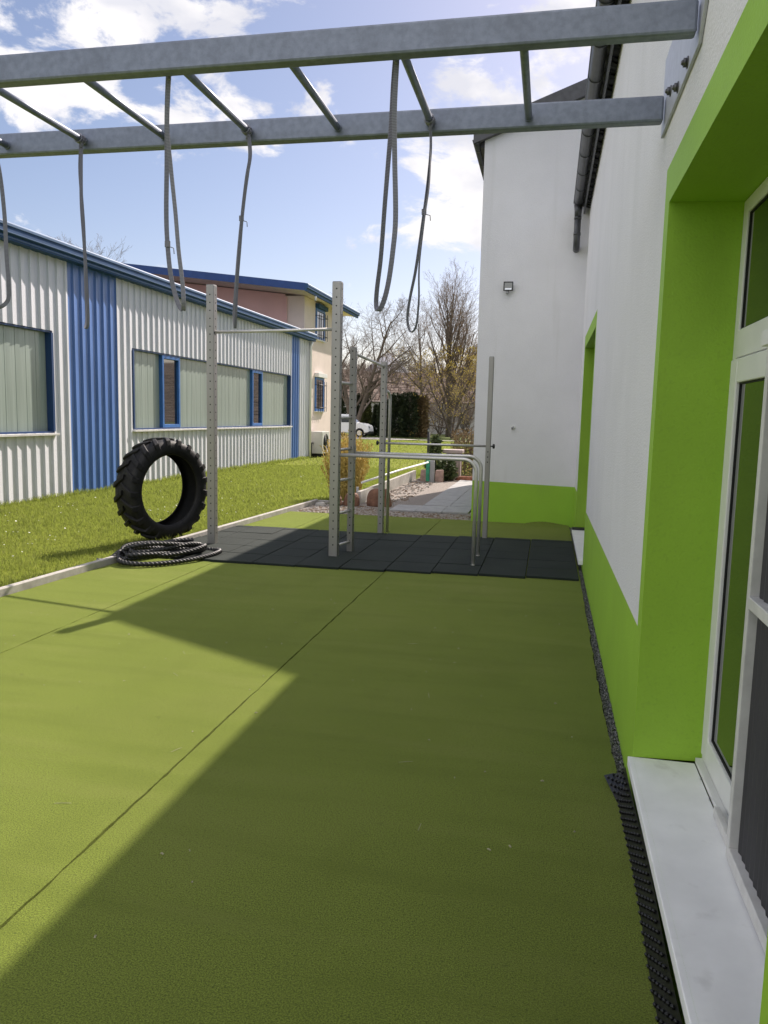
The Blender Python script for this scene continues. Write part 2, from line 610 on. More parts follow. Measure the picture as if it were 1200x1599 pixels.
g = MB()
pts = [(-9.2, -6), (kx(-6) - .05, -6)] + [(kx(14.1) - .05, 14.1), (-3.47, 14.15), (-3.47, 20.6), (-1.0, 20.9), (3, 21.4), (3, 53), (-40, 53), (-40, 36), (-9.2, 33)]
g.face([(x, y, 0) for x, y in pts])
tag(g.build('lawn', LAWN, origin=(0, 0, 0)), kind='structure')

# turf carpet: three rolled strips with slightly ragged edges over a dark backing
base = MB()
base.face([(kx(-4), -4, -.022), (.40, -4, -.022), (.40, 12.7, -.022), (kx(12.7), 12.7, -.022)])
tag(base.build('turf_underlay', TURFDARK, origin=(0, 0, -.022)), kind='structure')
turf = MB()
YS = [-4 + .035 * i for i in range(478)]


def edge(x, seed, amp):
    r = random.Random(seed)
    out, a = [], 0.0
    for y in YS:
        a = a * .7 + r.uniform(-1, 1) * amp
        if r.random() < .04:
            a += amp * 2 * r.choice((-1, 1))
        out.append((x(y) if callable(x) else x) + a)
    return out


strips = [(lambda y: kx(y) + .006, -3.613, 1, .0022), (-3.604, -1.670, 2, .0024), (-1.660, lambda y: .397 + .007 * math.sin(y * .9), 3, .003)]
for a, b, sd, amp in strips:
    A, B = edge(a, sd, amp), edge(b, sd + 20, amp)
    for i in range(len(YS) - 1):
        y0, y1 = YS[i], YS[i + 1]
        turf.face([(A[i], y0, 0), (B[i], y0, 0), (B[i + 1], y1, 0), (A[i + 1], y1, 0)], smooth=True)
    for E in (A, B):          # visible thickness at the cut edges
        for i in range(len(YS) - 1):
            turf.face([(E[i], YS[i], 0), (E[i + 1], YS[i + 1], 0), (E[i + 1], YS[i + 1], -.02), (E[i], YS[i], -.02)])
prev = None
for i in range(25):          # the far edge curls up a little against the gable wall
    x = -.30 + .66 * i / 24
    z = .040 * max(0, math.sin(math.pi * (i / 24) ** .8)) ** 1.3 + .006 * math.sin(i * 1.7) ** 2
    row = [(x, 12.36, .002), (x, 12.50, .002 + z * .45), (x, 12.63, .003 + z), (x, 12.632, .001 + z * .2)]
    if prev:
        for a in range(3):
            turf.face([prev[a], row[a], row[a + 1], prev[a + 1]], smooth=a < 2)
    prev = row
tag(turf.build('turf_carpet', TURF, origin=(0, 0, 0)), kind='structure')

# gravel beds and paved path
g = MB()
g.face([(-4.26, 12.69, -.012), (-1.18, 12.69, -.012), (-1.18, 20.8, -.012), (-3.45, 20.6, -.012), (-3.45, 14.2, -.012), (-4.24, 14.1, -.012)])
tag(g.build('gravel_bed', GRAVEL, origin=(0, 0, -.012)), kind='structure')
g = MB()
g.face([(.385, -4, -.03), (W, -4, -.03), (W, 12.65, -.03), (.385, 12.65, -.03)])
tag(g.build('gravel_strip', GRAVELD, origin=(0, 0, -.03)), kind='structure')
g = MB()
for r in range(12):
    y0 = 14.45 + r * .515
    for k in range(2):
        x0 = -2.25 + k * .5
        g.box(x0 + .004, y0 + .004, -.01, x0 + .496, y0 + .511, .020 + .002 * ((r + k) % 3))
for k in range(3):
    for r in range(2):
        x0 = -2.72 + k * .47
        g.box(x0 + .004, 13.45 + r * .5 + (.03 * k), -.01, x0 + .466, 13.45 + r * .5 + .49 + (.03 * k) - (.12 if r else 0), .020 + .002 * k)
tag(g.build('paved_path', FLAG, origin=(0, 0, 0), bevel=.004), kind='structure')
# loose stones and bark on the gravel
n = 2600
pb = MB()
for i in range(n):
    if i < 1900:
        x, y = RND.uniform(-4.2, -1.25), 12.72 + abs(RND.gauss(0, .55))
        if y > 14:
            continue
    else:
        x, y = RND.uniform(-3.4, -2.3), RND.uniform(14, 20)
    s = RND.uniform(.008, .024)
    if -2.75 < x < -1.3 and y > 13.42:
        continue
    if x < -3.4 and y > 13.9:
        continue
    a = RND.uniform(0, 6.28)
    ca, sa = math.cos(a), math.sin(a)
    k = len(pb.v)
    h = s * RND.uniform(.6, 1.1)
    l = s * RND.uniform(1, 2.2)
    for px, py, pz in ((-l, -s, 0), (l, -s, 0), (l, s, 0), (-l, s, 0), (-l * .5, -s * .6, h), (l * .6, -s * .5, h), (l * .5, s * .6, h), (-l * .6, s * .5, h)):
        pb.v.append((x + px * ca - py * sa, y + px * sa + py * ca, -.012 + pz))
    mm = 1 if RND.random() < .3 else 0
    for q in ((4, 5, 6, 7), (0, 1, 5, 4), (1, 2, 6, 5), (2, 3, 7, 6), (3, 0, 4, 7)):
        pb.f.append(tuple(k + t for t in q))
        pb.mi.append(mm)
        pb.sm.append(False)
tag(pb.build('pebbles', [PEBBLE, BARKCHIP], origin=(0, 0, 0)), kind='stuff')
# stones lying in the narrow strip beside the wall
pb = MB()
for i in range(1500):
    y = RND.uniform(2.0, 12.0)
    x = RND.uniform(.392, W - .004)
    s = RND.uniform(.005, .012)
    pb.sphere((x, y, -.026), (s * RND.uniform(.8, 1.5), s * RND.uniform(.8, 1.5), s), 5, 3)
tag(pb.build('wall_stones', GRAVELD, origin=(0, 0, 0)), kind='stuff')

# crumbs and blades of straw lying about on the turf
pb = MB()
for i in range(110):
    x, y = RND.uniform(-4.2, .3), RND.uniform(1.0, 7.9)
    a, l, w_ = RND.uniform(0, 6.28), RND.uniform(.003, .009), RND.uniform(.002, .004)
    if i % 9 == 0:
        l, w_ = RND.uniform(.02, .045), .0012
    dx, dy = math.cos(a) * l, math.sin(a) * l
    px, py = -math.sin(a) * w_, math.cos(a) * w_
    k = len(pb.v)
    pb.v += [(x - dx - px, y - dy - py, .003), (x + dx - px, y + dy - py, .003), (x + dx + px, y + dy + py, .003), (x - dx + px, y - dy + py, .003), (x, y, .003 + w_ * 1.6)]
    for q in ((0, 1, 4), (1, 2, 4), (2, 3, 4), (3, 0, 4)):
        pb.f.append(tuple(k + t for t in q))
        pb.mi.append(0)
        pb.sm.append(False)
tag(pb.build('turf_debris', mat('straw_crumb', (.33, .31, .20), .8), origin=(0, 0, 0)), kind='stuff')

# kerbs
k1 = MB()
rings = []
for i in range(21):
    y = -6 + 20.1 * i / 20
    x = kx(y)
    rings.append([(x, y, -.06), (x, y, .065), (x - .008, y, .073), (x - .052, y, .073), (x - .06, y, .065), (x - .06, y, -.06)])
k1.loft(rings, True, smooth=False)
tag(k1.build('turf_kerb', CONC, origin=(kx(4), 4, 0)), 'long low concrete edging between the lawn and the green turf', 'kerb')
k2 = MB()
for i in range(6):
    y0 = 14.3 + i * 1.06
    k2.box(-3.52, y0, -.06, -3.45, y0 + 1.052, .235)
k2.box(-4.24, 14.12, -.06, -3.53, 14.19, .05)
tag(k2.build('gravel_kerb', CONC, bevel=.006), 'taller concrete edging behind the boulders beside the gravel bed', 'kerb')

# driveway beyond the lawn
g = MB()
g.face([(-45, 53.6, -.02), (-14.5, 53.6, -.02), (-10.5, 54.6, -.02), (-9.2, 56.6, -.02), (-11, 58.2, -.02), (-16, 60.5, -.02), (-45, 60.5, -.02)])
g.face([(-9.21, 56.0, -.024), (8, 56.4, -.024), (8, 57.2, -.024), (-9.21, 56.8, -.024)])
tag(g.build('driveway', ROAD, origin=(0, 0, -.02)), kind='structure')


# ------------------------------------------------------------------ grass blades
def blades(n, x0, x1, y0, y1, h, w, keep):
    x = NP.uniform(x0, x1, n)
    y = NP.uniform(y0, y1, n)
    m = keep(x, y)
    x, y = x[m], y[m]
    n = len(x)
    a = NP.uniform(0, 2 * np.pi, n)
    hh = h * NP.uniform(.5, 1.25, n)
    tuft = .5 + .5 * np.sin(x * 3.1 + 1.3 * np.sin(y * 2.3)) * np.sin(y * 2.7 + np.sin(x * 1.9))
    hh *= .7 + .6 * tuft
    lean = NP.uniform(.15, .9, n) * hh
    la = NP.uniform(0, 2 * np.pi, n)
    ww = w * NP.uniform(.7, 1.3, n)
    V = np.zeros((n, 4, 3))
    dx, dy = np.cos(a) * ww / 2, np.sin(a) * ww / 2
    lx, ly = np.cos(la) * lean, np.sin(la) * lean
    V[:, 0] = np.stack([x - dx, y - dy, 0 * x], 1)
    V[:, 1] = np.stack([x + dx, y + dy, 0 * x], 1)
    V[:, 2] = np.stack([x + dx * .3 + lx, y + dy * .3 + ly, hh], 1)
    V[:, 3] = np.stack([x - dx * .3 + lx, y - dy * .3 + ly, hh], 1)
    return V


def near_keep(x, y):
    return (x > -9.0) & (x < -4.70 + .0573 * (y - 5.9) - .075)


def far_keep(x, y):
    hall = (x < -9.0) & (y < 33.5)
    bed = (y < 20.9) & (x > -3.56)
    return ~hall & ~bed & ((y < 33) | (x > -9.2 - (y - 33) * .55))


G = np.concatenate([
    blades(52000, -9, -4.3, 5.0, 9.5, .042, .007, near_keep),
    blades(42000, -9, -4.2, 9.5, 14.1, .048, .010, near_keep),
    blades(9000, -5.4, -4.1, 4.5, 14.1, .075, .008, lambda x, y: (x < -4.70 + .0573 * (y - 5.9) - .062) & (x > -4.70 + .0573 * (y - 5.9) - .20)),
    blades(7000, -9.0, -8.86, 5, 28.5, .11, .012, lambda x, y: x < 0),
    blades(62000, -9, -3.5, 14.1, 24, .050, .014, far_keep),
    blades(36000, -22, 0, 20, 52.8, .06, .035, far_keep)])
tag(quads_object('grass', G, [BLADE], 'stuff'))
# daisies
D = []
for cx, cy, n, s in ((-6.7, 8.5, 55, .5), (-6.1, 7.8, 22, .3), (-7.2, 8.3, 40, .3), (-7.6, 9.2, 35, .6), (-6.3, 12.2, 60, .8), (-6.6, 14, 50, 1.2), (-7.8, 11, 40, .9), (-5.6, 11.5, 40, .5), (-5.5, 14.5, 30, .9), (-6.5, 18, 30, 1.5)):
    for i in range(n):
        x, y = RND.gauss(cx, s), RND.gauss(cy, s * .8)
        if x < -8.9 or x > kx(y) - .1:
            continue
        r, z = RND.uniform(.008, .015), RND.uniform(.04, .065)
        tx, ty = RND.uniform(-.5, .5), RND.uniform(-.6, .2)
        D.append([(x - r, y, z - tx * r), (x, y - r, z - ty * r), (x + r, y, z + tx * r), (x, y + r, z + ty * r)])
tag(quads_object('daisies', np.array(D), [DAISY], 'stuff'))

# ================================================================== WHITE BUILDING
bld = thing('white_building', (3, 8, 0), 'white rendered building with lime green base and window surrounds, on the right', 'building')
O1 = (1.48, 3.57, .15, 2.60)      # near glazed door opening: y0 y1 z0 z1
O2 = (8.95, 11.55, .10, 2.70)     # far door opening
S1 = (1.33, 3.70, 2.765)
S2 = (8.82, 11.70, 2.87)


def plz(y):
    return .735 - .0125 * (y - 3.5)


YA, YB, ZE = -6.0, 12.65, 4.92
wal, pli = MB(), MB()
surs = []


def wq(mb, y0, y1, za0, za1, zb0, zb1, x=W):
    mb.face([(x, y0, za0), (x, y0, za1), (x, y1, zb1), (x, y1, zb0)])


for y0, y1 in ((YA, S1[0]), (S1[1], S2[0]), (S2[1], YB)):
    ns = max(1, int((y1 - y0) / 1.5))
    for i in range(ns):
        a, b = y0 + (y1 - y0) * i / ns, y0 + (y1 - y0) * (i + 1) / ns
        wq(wal, a, b, plz(a), ZE, plz(b), ZE)
        wq(pli, a, b, -.12, plz(a), -.12, plz(b))
    pli.build('plinth', GREEN, bld)
    pli = MB()
wq(wal, S1[0], S1[1], S1[2], ZE, S1[2], ZE)
wq(wal, S2[0], S2[1], S2[2], ZE, S2[2], ZE)
for O, S in ((O1, S1), (O2, S2)):
    sur = MB()
    surs.append(sur)
    wq(sur, S[0], O[0], -.12, S[2], -.12, S[2])
    wq(sur, O[1], S[1], -.12, S[2], -.12, S[2])
    wq(sur, O[0], O[1], O[3], S[2], O[3], S[2])
    wq(sur, O[0], O[1], -.12, O[2], -.12, O[2])
    xi = .82
    sur.face([(W, O[1], O[2]), (W, O[1], O[3]), (xi, O[1] + .03, O[3]), (xi, O[1] + .03, O[2])])
    sur.face([(W, O[0], O[2]), (xi, O[0] - .03, O[2]), (xi, O[0] - .03, O[3]), (W, O[0], O[3])])
    sur.face([(W, O[0], O[3]), (xi, O[0] - .03, O[3]), (xi, O[1] + .03, O[3]), (W, O[1], O[3])])
# the gabled wing: west wall, front gable, rear
XW, YR, ZW = -1.18, 21.35, 5.96
RX, SL = 3.6, .37


def rz(x):
    return ZW + SL * (x - XW) if x < RX else ZW + SL * (RX - XW) - SL * (x - RX)


def pwz(x):
    return .66 + .012 * (x - XW)


pliw = MB()
pliw.face([(XW, YB, -.12), (W, YB, -.12), (W, YB, plz(YB)), (XW, YB, plz(YB) + .045)])
wal.face([(XW, YB, plz(YB) + .045), (W, YB, plz(YB)), (W, YB, rz(W)), (XW, YB, ZW)])
wal.face([(W, YB, -.12), (8.4, YB, -.12), (8.4, YB, rz(8.4)), (RX, YB, rz(RX)), (W, YB, rz(W))])
pliw.face([(XW, YB, -.12), (XW, YB, plz(YB) + .045), (XW, YR, plz(YB) + .045), (XW, YR, -.12)])
wal.face([(XW, YB, plz(YB) + .045), (XW, YB, ZW), (XW, YR, ZW), (XW, YR, plz(YB) + .045)])
wal.face([(XW, YR, -.12), (XW, YR, ZW), (RX, YR, rz(RX)), (8.4, YR, ZW), (8.4, YR, -.12)])
wal.face([(8.4, YB, -.12), (8.4, YR, -.12), (8.4, YR, ZW), (8.4, YB, ZW)])
# back walls of the main block
wal.face([(9, YA, -.12), (9, YB, -.12), (9, YB, ZE), (9, YA, ZE)])
wal.face([(W, YA, -.12), (9, YA, -.12), (9, YA, ZE), (W, YA, ZE)])
wal.build('wall', WHITE, bld)
pliw.build('plinth', GREEN, bld)
for sur in surs:
    sur.build('door_surround', GREEN, bld)
# dark rooms behind the openings
for O in (O1, O2):
    rm = MB()
    rm.box(.86, O[0] - .3, .0, 3.0, O[1] + .3, 2.9)
    rm.build('room_interior', DARK, bld)

# main roof: wavy tile edge, slab
rf = MB()
ny = 280
prev = None
for i in range(ny + 1):
    y = YA + (YB - YA) * i / ny
    wv = .016 * math.sin(y * 2 * math.pi / .30)
    row = [(.335, y, 4.905 + wv), (.335, y, 4.945 + wv), (4.7, y, 7.0 + wv), (9.4, y, 4.9)]
    if prev:
        for a in range(3):
            rf.face([prev[a], prev[a + 1], row[a + 1], row[a]], smooth=(a == 1))
        rf.face([prev[0], row[0], (W + .002, y, 4.87 + wv), (W + .002, YA + (YB - YA) * (i - 1) / ny, 4.87 + wv)], smooth=True)
    prev = row
rf.face([(.335, YA, 4.92), (4.7, YA, 7.0), (9.4, YA, 4.9)])
rf.build('roof', TILE, bld)
sf = MB()
sf.box(.36, YA, 4.80, .38, 12.64, 4.89)
sf.build('fascia_board', ZINC, bld)


def gutter(x, y0, y1, z, r, side, name):
    """half-round gutter hung along y"""
    mb = MB()
    rings = []
    for y in (y0, y1):
        ring = []
        for j in range(13):
            a = math.pi + math.pi * j / 12
            ring.append((x + r * math.cos(a), y, z + r * math.sin(a)))
        for j in range(13):
            a = 2 * math.pi - math.pi * j / 12
            ring.append((x + (r - .004) * math.cos(a), y, z + (r - .004) * math.sin(a)))
        rings.append(ring)
    mb.loft(rings, True)
    mb.tube([(x + side * r, y0, z + .004), (x + side * r, y1, z + .004)], .010, 8)
    y = y0 + .35
    while y < y1:                     # brackets
        ring = [[(x + (r + .005) * math.cos(math.pi + math.pi * j / 12), yy, z + (r + .005) * math.sin(math.pi + math.pi * j / 12)) for j in range(13)] +
                [(x + (r - .001) * math.cos(2 * math.pi - math.pi * j / 12), yy, z + (r - .001) * math.sin(2 * math.pi - math.pi * j / 12)) for j in range(13)] for yy in (y, y + .028)]
        mb.loft(ring, True)
        y += .72
    for ye in (y0, y1):
        mb.disc((x, ye - (.002 if ye == y1 else 0), z - r * .42), (0, 1, 0), r * .5, .002, 12)
    return mb.build(name, ZINC, bld)


gutter(.278, YA, 12.52, 4.93, .068, -1, 'gutter')
dp = MB()
dp.tube([(.275, 12.42, 4.875), (.275, 12.42, 4.80), (.275, 12.42, 4.70)], [.066, .056, .05], 14)
dp.tube([(.275, 12.42, 4.72), (.275, 12.42, 4.50), (.275, 12.43, 4.40), (.276, 12.46, 4.33), (.278, 12.52, 4.29), (.28, 12.66, 4.28)], .05, 14)
for z in (4.69, 4.46):
    dp.tube([(.275, 12.42, z - .02), (.275, 12.42, z + .02)], .055, 14)
dp.build('downpipe', ZINC, bld)
# wing roof
wr = MB()
for t0, t1 in ((.02, .20),):
    a = [(XW - .17, rz(XW - .17) + t0), (RX, rz(RX) + t0), (8.7, rz(8.7) + t0), (8.7, rz(8.7) + t1 - .1), (RX, rz(RX) + t1), (XW - .17, rz(XW - .17) + t1)]
    wr.prism(a, 1, YB + .03, YR + .25)
wr.build('wing_roof', TILE, bld)
vg = MB()
a = [(XW - .17, rz(XW - .17) - .02), (RX, rz(RX) - .02), (8.7, rz(8.7) - .02), (8.7, rz(8.7) + .12), (RX, rz(RX) + .215), (XW - .17, rz(XW - .17) + .215)]
vg.prism(a, 1, YB - .09, YB + .027)
vg.build('verge', VERGE, bld)
gutter(XW - .125, YB - .06, YR + .2, 5.93, .056, -1, 'wing_gutter')
eb = MB()
eb.box(XW - .066, YB + .002, 5.84, XW - .002, YR, 5.95)
eb.build('eaves_board', TILE, bld)

# near door set
dr = MB()
XF = .752
y0, y1 = O1[0] - .02, O1[1] + .025
zb, zt = .152, O1[3] - .002
dr.box(XF, y1 - .075, zb, XF + .07, y1, zt)
dr.box(XF, y0, zb, XF + .07, y0 + .07, zt)
dr.box(XF, y0 + .071, zt - .06, XF + .07, y1 - .076, zt)
dr.box(XF, y0 + .071, zb, XF + .07, y1 - .076, zb + .06)
dr.box(XF - .006, y0 + .071, 1.95, XF + .068, y1 - .076, 2.065)
door = dr.build('door', PVC, bld, bevel=.004)
ly1 = y1 - .083
for a, b in ((2.52, ly1), (1.55, 2.515)):
    lf = MB()
    lf.box(XF - .022, b - .115, .225, XF + .045, b, 1.942)
    lf.box(XF - .022, a, .225, XF + .045, a + .115, 1.942)
    lf.box(XF - .022, a + .1155, 1.845, XF + .045, b - .1155, 1.942)
    lf.box(XF - .022, a + .1155, .225, XF + .045, b - .1155, .33)
    lf.build('leaf_frame', PVC, door, bevel=.005)
for a, b, c, d in ((2.52 + .115, ly1 - .115, .33, 1.845), (1.55 + .115, 2.515 - .115, .33, 1.845), (y0 + .07, y1 - .075, 2.065, zt - .06)):
    gk, gl = MB(), MB()
    xg = XF + (.012 if c > 2 else -.004)
    for q in ((a, c, a + .007, d), (b - .007, c, b, d), (a + .0075, d - .007, b - .0075, d), (a + .0075, c, b - .0075, c + .007)):
        gk.box(xg - .004, q[0], q[1], xg + .010, q[2], q[3])
    gl.box(xg + .001, a + .003, c + .003, xg + .024, b - .003, d - .003)
    gk.build('gasket', GASKET, door)
    gl.build('pane', GLASS, door)
st = MB()
st.box(XF - .03, y0 + .02, .1515, XF - .001, y1 - .02, .175)
for yy in (3.40, 3.22, 3.05):
    st.disc((XF - .034, yy, .158), (-1, 0, 0), .006, .004, 8, 1)
st.build('door_threshold', [PVC, BOLT], door)
# insect screen leaf in front of the door
sc = MB()
XS, sa, sb, sz0, sz1 = .682, 1.55, 2.77, .165, 1.93
sc.box(XS, sb - .035, sz0, XS + .044, sb, sz1)
sc.box(XS, sa, sz0, XS + .044, sa + .035, sz1)
sc.box(XS, sa + .0355, sz1 - .045, XS + .044, sb - .0355, sz1)
sc.box(XS, sa + .0355, sz0, XS + .044, sb - .0355, sz0 + .05)
sc.box(XS - .004, sa + .0355, 1.07, XS + .041, sb - .0355, 1.11)
scr = sc.build('insect_screen', ALU, bld, bevel=.003)
pm = MB()
n = 46
prev = None
for i in range(n + 1):
    y = sa + .036 + (sb - sa - .072) * i / n
    x = XS + (.026 if i % 2 else .031)
    if prev:
        pm.face([(prev[0], prev[1], sz0 + .051), (x, y, sz0 + .051), (x, y, sz1 - .046), (prev[0], prev[1], sz1 - .046)])
    prev = (x, y)
pm.build('pleated_mesh', SCREEN, scr)
rl = MB()
rl.box(XS - .012, sa - .05, sz1 + .004, XS + .046, sb + .03, sz1 + .055)
rl.build('screen_head_rail', PVC, scr, bevel=.003)
rl = MB()
rl.box(XS + .020, sb + .004, .153, XS + .043, sb + .31, .195)
rl.build('screen_floor_guide', ALU, scr, bevel=.003)
# sill slabs
sb_ = MB()
sb_.box(W - .022, 1.30, .105, XF - .032, O1[1] + .003, .1495)
sb_.build('door_step', SILLM, bld, bevel=.004)
sb_ = MB()
sb_.box(W - .05, O2[0] - .02, .05, .80, O2[1] - .02, .104)
sb_.build('door_step', SILLM, bld, bevel=.004)
sb_ = MB()
sb_.box(W - .05, O2[1] - .15, .106, .80, O2[1] - .02, .135)
sb_.build('door_mat', BLACKP, bld, bevel=.004)
d2 = MB()
d2.box(.80, O2[0] - .02, .106, .86, O2[0] + .08, O2[3])
d2.box(.80, O2[1] - .08, .106, .86, O2[1] + .02, O2[3])
d2.box(.80, O2[0] + .081, O2[3] - .08, .86, O2[1] - .081, O2[3] - .001)
d2.box(.80, O2[0] + .081, .106, .86, O2[1] - .081, .2)
dd = d2.build('door', PVC, bld)
gl = MB()
gl.box(.825, O2[0] + .075, .195, .84, O2[1] - .075, O2[3] - .075)
gl.build('pane', GLASS, dd)

# dimpled membrane lying along the wall foot
dm = MB()
YM0, YM1 = -.6, 3.60
ny = 60
cols = [(.384, -.004), (.399, .026), (.413, .050), (.428, .085)]
prev = None
for i in range(ny + 1):
    y = YM0 + (YM1 - YM0) * i / ny
    row = [(x + .004 * math.sin(y * 5), y, z) for x, z in cols]
    if y > 3.40:
        t = (y - 3.40) / .2
        row[0] = (row[0][0] - .05 * t, y, row[0][2] + .035 * t)
        row[1] = (row[1][0] - .025 * t, y, row[1][2] + .02 * t)
    if prev:
        for a in range(3):
            dm.face([prev[a], row[a], row[a + 1], prev[a + 1]], smooth=True)
    prev = row
y = YM0 + .02
k = 0
while y < YM1 - .02:
    for c in range(3):
        t = (c + .5 * (k % 2) + .25) / 3.4
        xx = .384 + .044 * t
        zz = -.004 + .089 * t + .006
        if y > 3.4:
            xx -= .04 * (y - 3.4) / .2 * (1 - t)
            zz += .03 * (y - 3.4) / .2 * (1 - t)
        dm.disc((xx + .004 * math.sin(y * 5), y, zz - .004), (-.68, 0, .73), .0066, .010, 8, r2=.0045)
    y += .027
    k += 1
tag(dm.build('dimpled_membrane', mat('membrane_black', (.006, .006, .0065), .42, spec=.5), origin=(.39, 1.5, 0)), 'black dimpled plastic sheet running along the foot of the white door step', 'drainage sheet')

# floodlight with sensor on the gable wall
fl = thing('floodlight', (-.725, 12.65, 3.7), 'small black framed floodlight with round sensor, high on the white gable wall', 'lamp')
m = MB()
m.box(-.80, 12.56, 3.785, -.65, 12.575, 3.80)
m.box(-.80, 12.56, 3.66, -.65, 12.575, 3.675)
m.box(-.80, 12.56, 3.6755, -.785, 12.575, 3.7845)
m.box(-.665, 12.56, 3.6755, -.65, 12.575, 3.7845)
m.build('frame', BLACKP, fl, bevel=.002)
m = MB()
m.loft([[(-.79, 12.577, 3.67), (-.66, 12.577, 3.67), (-.66, 12.577, 3.79), (-.79, 12.577, 3.79)],
        [(-.76, 12.625, 3.70), (-.69, 12.625, 3.70), (-.69, 12.625, 3.77), (-.76, 12.625, 3.77)]], True, smooth=False)
m.build('housing', BLACKP, fl)
m = MB()
m.box(-.784, 12.563, 3.676, -.666, 12.573, 3.784)
m.build('lens', LAMPGL, fl)
m = MB()
m.box(-.775, 12.561, 3.677, -.675, 12.5625, 3.70)
m.build('reflector', LAMPREF, fl)
m = MB()
m.tube([(-.725, 12.66, 3.735), (-.725, 12.62, 3.735)], .02, 8)
m.build('bracket', BLACKP, fl)
m = MB()
m.sphere((-.735, 12.59, 3.635), .028, 12, 8)
m.tube([(-.735, 12.59, 3.66), (-.735, 12.60, 3.64)], .018, 8)
m.build('sensor', GREYP, fl)
wt = thing('wall_outlet', (-.565, 12.65, 1.53), 'small white round outlet with a stub, low on the white gable wall', 'wall fitting')
m = MB()
m.disc((-.555, 12.655, 1.545), (0, -1, 0), .035, .02, 14, r2=.030)
m.build('cover', PVC, wt)
m = MB()
m.tube([(-.555, 12.636, 1.545), (-.562, 12.60, 1.54), (-.572, 12.575, 1.525)], [.014, .016, .018], 10)
m.tube([(-.572, 12.585, 1.53), (-.574, 12.58, 1.505)], .009, 8)
m.build('stub', GREYP, wt)

# ================================================================== BLUE AND WHITE HALL
hall = thing('industrial_hall', (-12, 18, 0), 'long low hall clad in white corrugated metal with blue stripes, beyond the lawn', 'building')
HX, HY0, HY1, HZ = -9.0, 2.0, 28.55, 4.44
wins = [(7.0, 12.92, 1.22, 3.08), (15.72, 26.42, 1.24, 3.02)]
blue_z = [(13.42, 15.10), (26.52, 27.42)]
PITCH, DEP = .252, .031
prof = []
y = HY0
while y < HY1:
    for dy in (0, .135, .235):
        prof.append((y + dy, 0))
    y += PITCH


def ipx(y):
    t = (y - HY0) % PITCH
    if t < .135:
        return DEP * (1 - t / .135)
    if t < .235:
        return 0
    return DEP * (t - .235) / (PITCH - .235)


cuts = sorted([p[0] for p in prof] + [c for w_ in wins for c in w_[:2]] + [c for b_ in blue_z for c in b_] + [HY1])
cw, cbs = MB(), [MB() for _ in blue_z]
for a, b in zip(cuts[:-1], cuts[1:]):
    if b - a < 1e-4 or b > HY1 + .01:
        continue
    mid = (a + b) / 2
    xa, xb = HX + ipx(a + 1e-5), HX + ipx(b - 1e-5)
    zs = [(0.02, HZ)]
    for w_ in wins:
        if w_[0] < mid < w_[1]:
            zs = [(0.02, w_[2]), (w_[3], HZ)]
    mb = cw
    for q, cb in zip(blue_z, cbs):
        if q[0] < mid < q[1]:
            mb = cb
    for z0, z1 in zs:
        mb.face([(xa, a, z0), (xb, b, z0), (xb, b, z1), (xa, a, z1)])
cw.build('cladding', CORR, hall)
for cb in cbs:
    cb.build('blue_cladding', CORRB, hall)
m = MB()
m.box(-22, HY0, -.05, HX - .13, HY1 - .004, HZ - .02)
m.build('body', CORR, hall)
m = MB()
m.box(HX - .12, HY0, -.05, HX - .012, HY1, .03)
m.build('footing', CONC, hall)
m = MB()      # end flashing / corner trim
m.box(HX - .1, HY1 - .003, .02, HX + .06, HY1 + .03, HZ)
m.build('corner_trim', CORR, hall)
# roof edge
m = MB()
m.prism([(HX - .01, 4.40), (HX + .20, 4.40), (HX + .20, 4.47), (HX + .245, 4.49), (HX + .245, 4.61), (HX + .22, 4.66), (HX - .01, 4.68)], 1, HY0 - .2, HY1 + .22)
hf = m.build('fascia', FASC, hall)
m = MB()
m.prism([(HX + .246, 4.605), (HX + .262, 4.605), (HX + .262, 4.645), (HX + .235, 4.672), (HX + .2205, 4.663)], 1, HY0 - .2, HY1 + .22)
m.prism([(HX + .2005, 4.43), (HX + .212, 4.43), (HX + .212, 4.448), (HX + .2005, 4.448)], 1, HY0 - .2, HY1 + .22)
m.prism([(HX + .2455, 4.50), (HX + .256, 4.50), (HX + .256, 4.515), (HX + .2455, 4.515)], 1, HY0 - .2, HY1 + .22)
m.build('fascia_trim', FASCL, hf)
m = MB()
m.prism([(HX - .012, 4.45), (HX - .012, 4.675), (-22, 4.9), (-22, 4.45)], 1, HY0 - .2, HY1 + .2)
m.build('roof', ROOFD, hall)
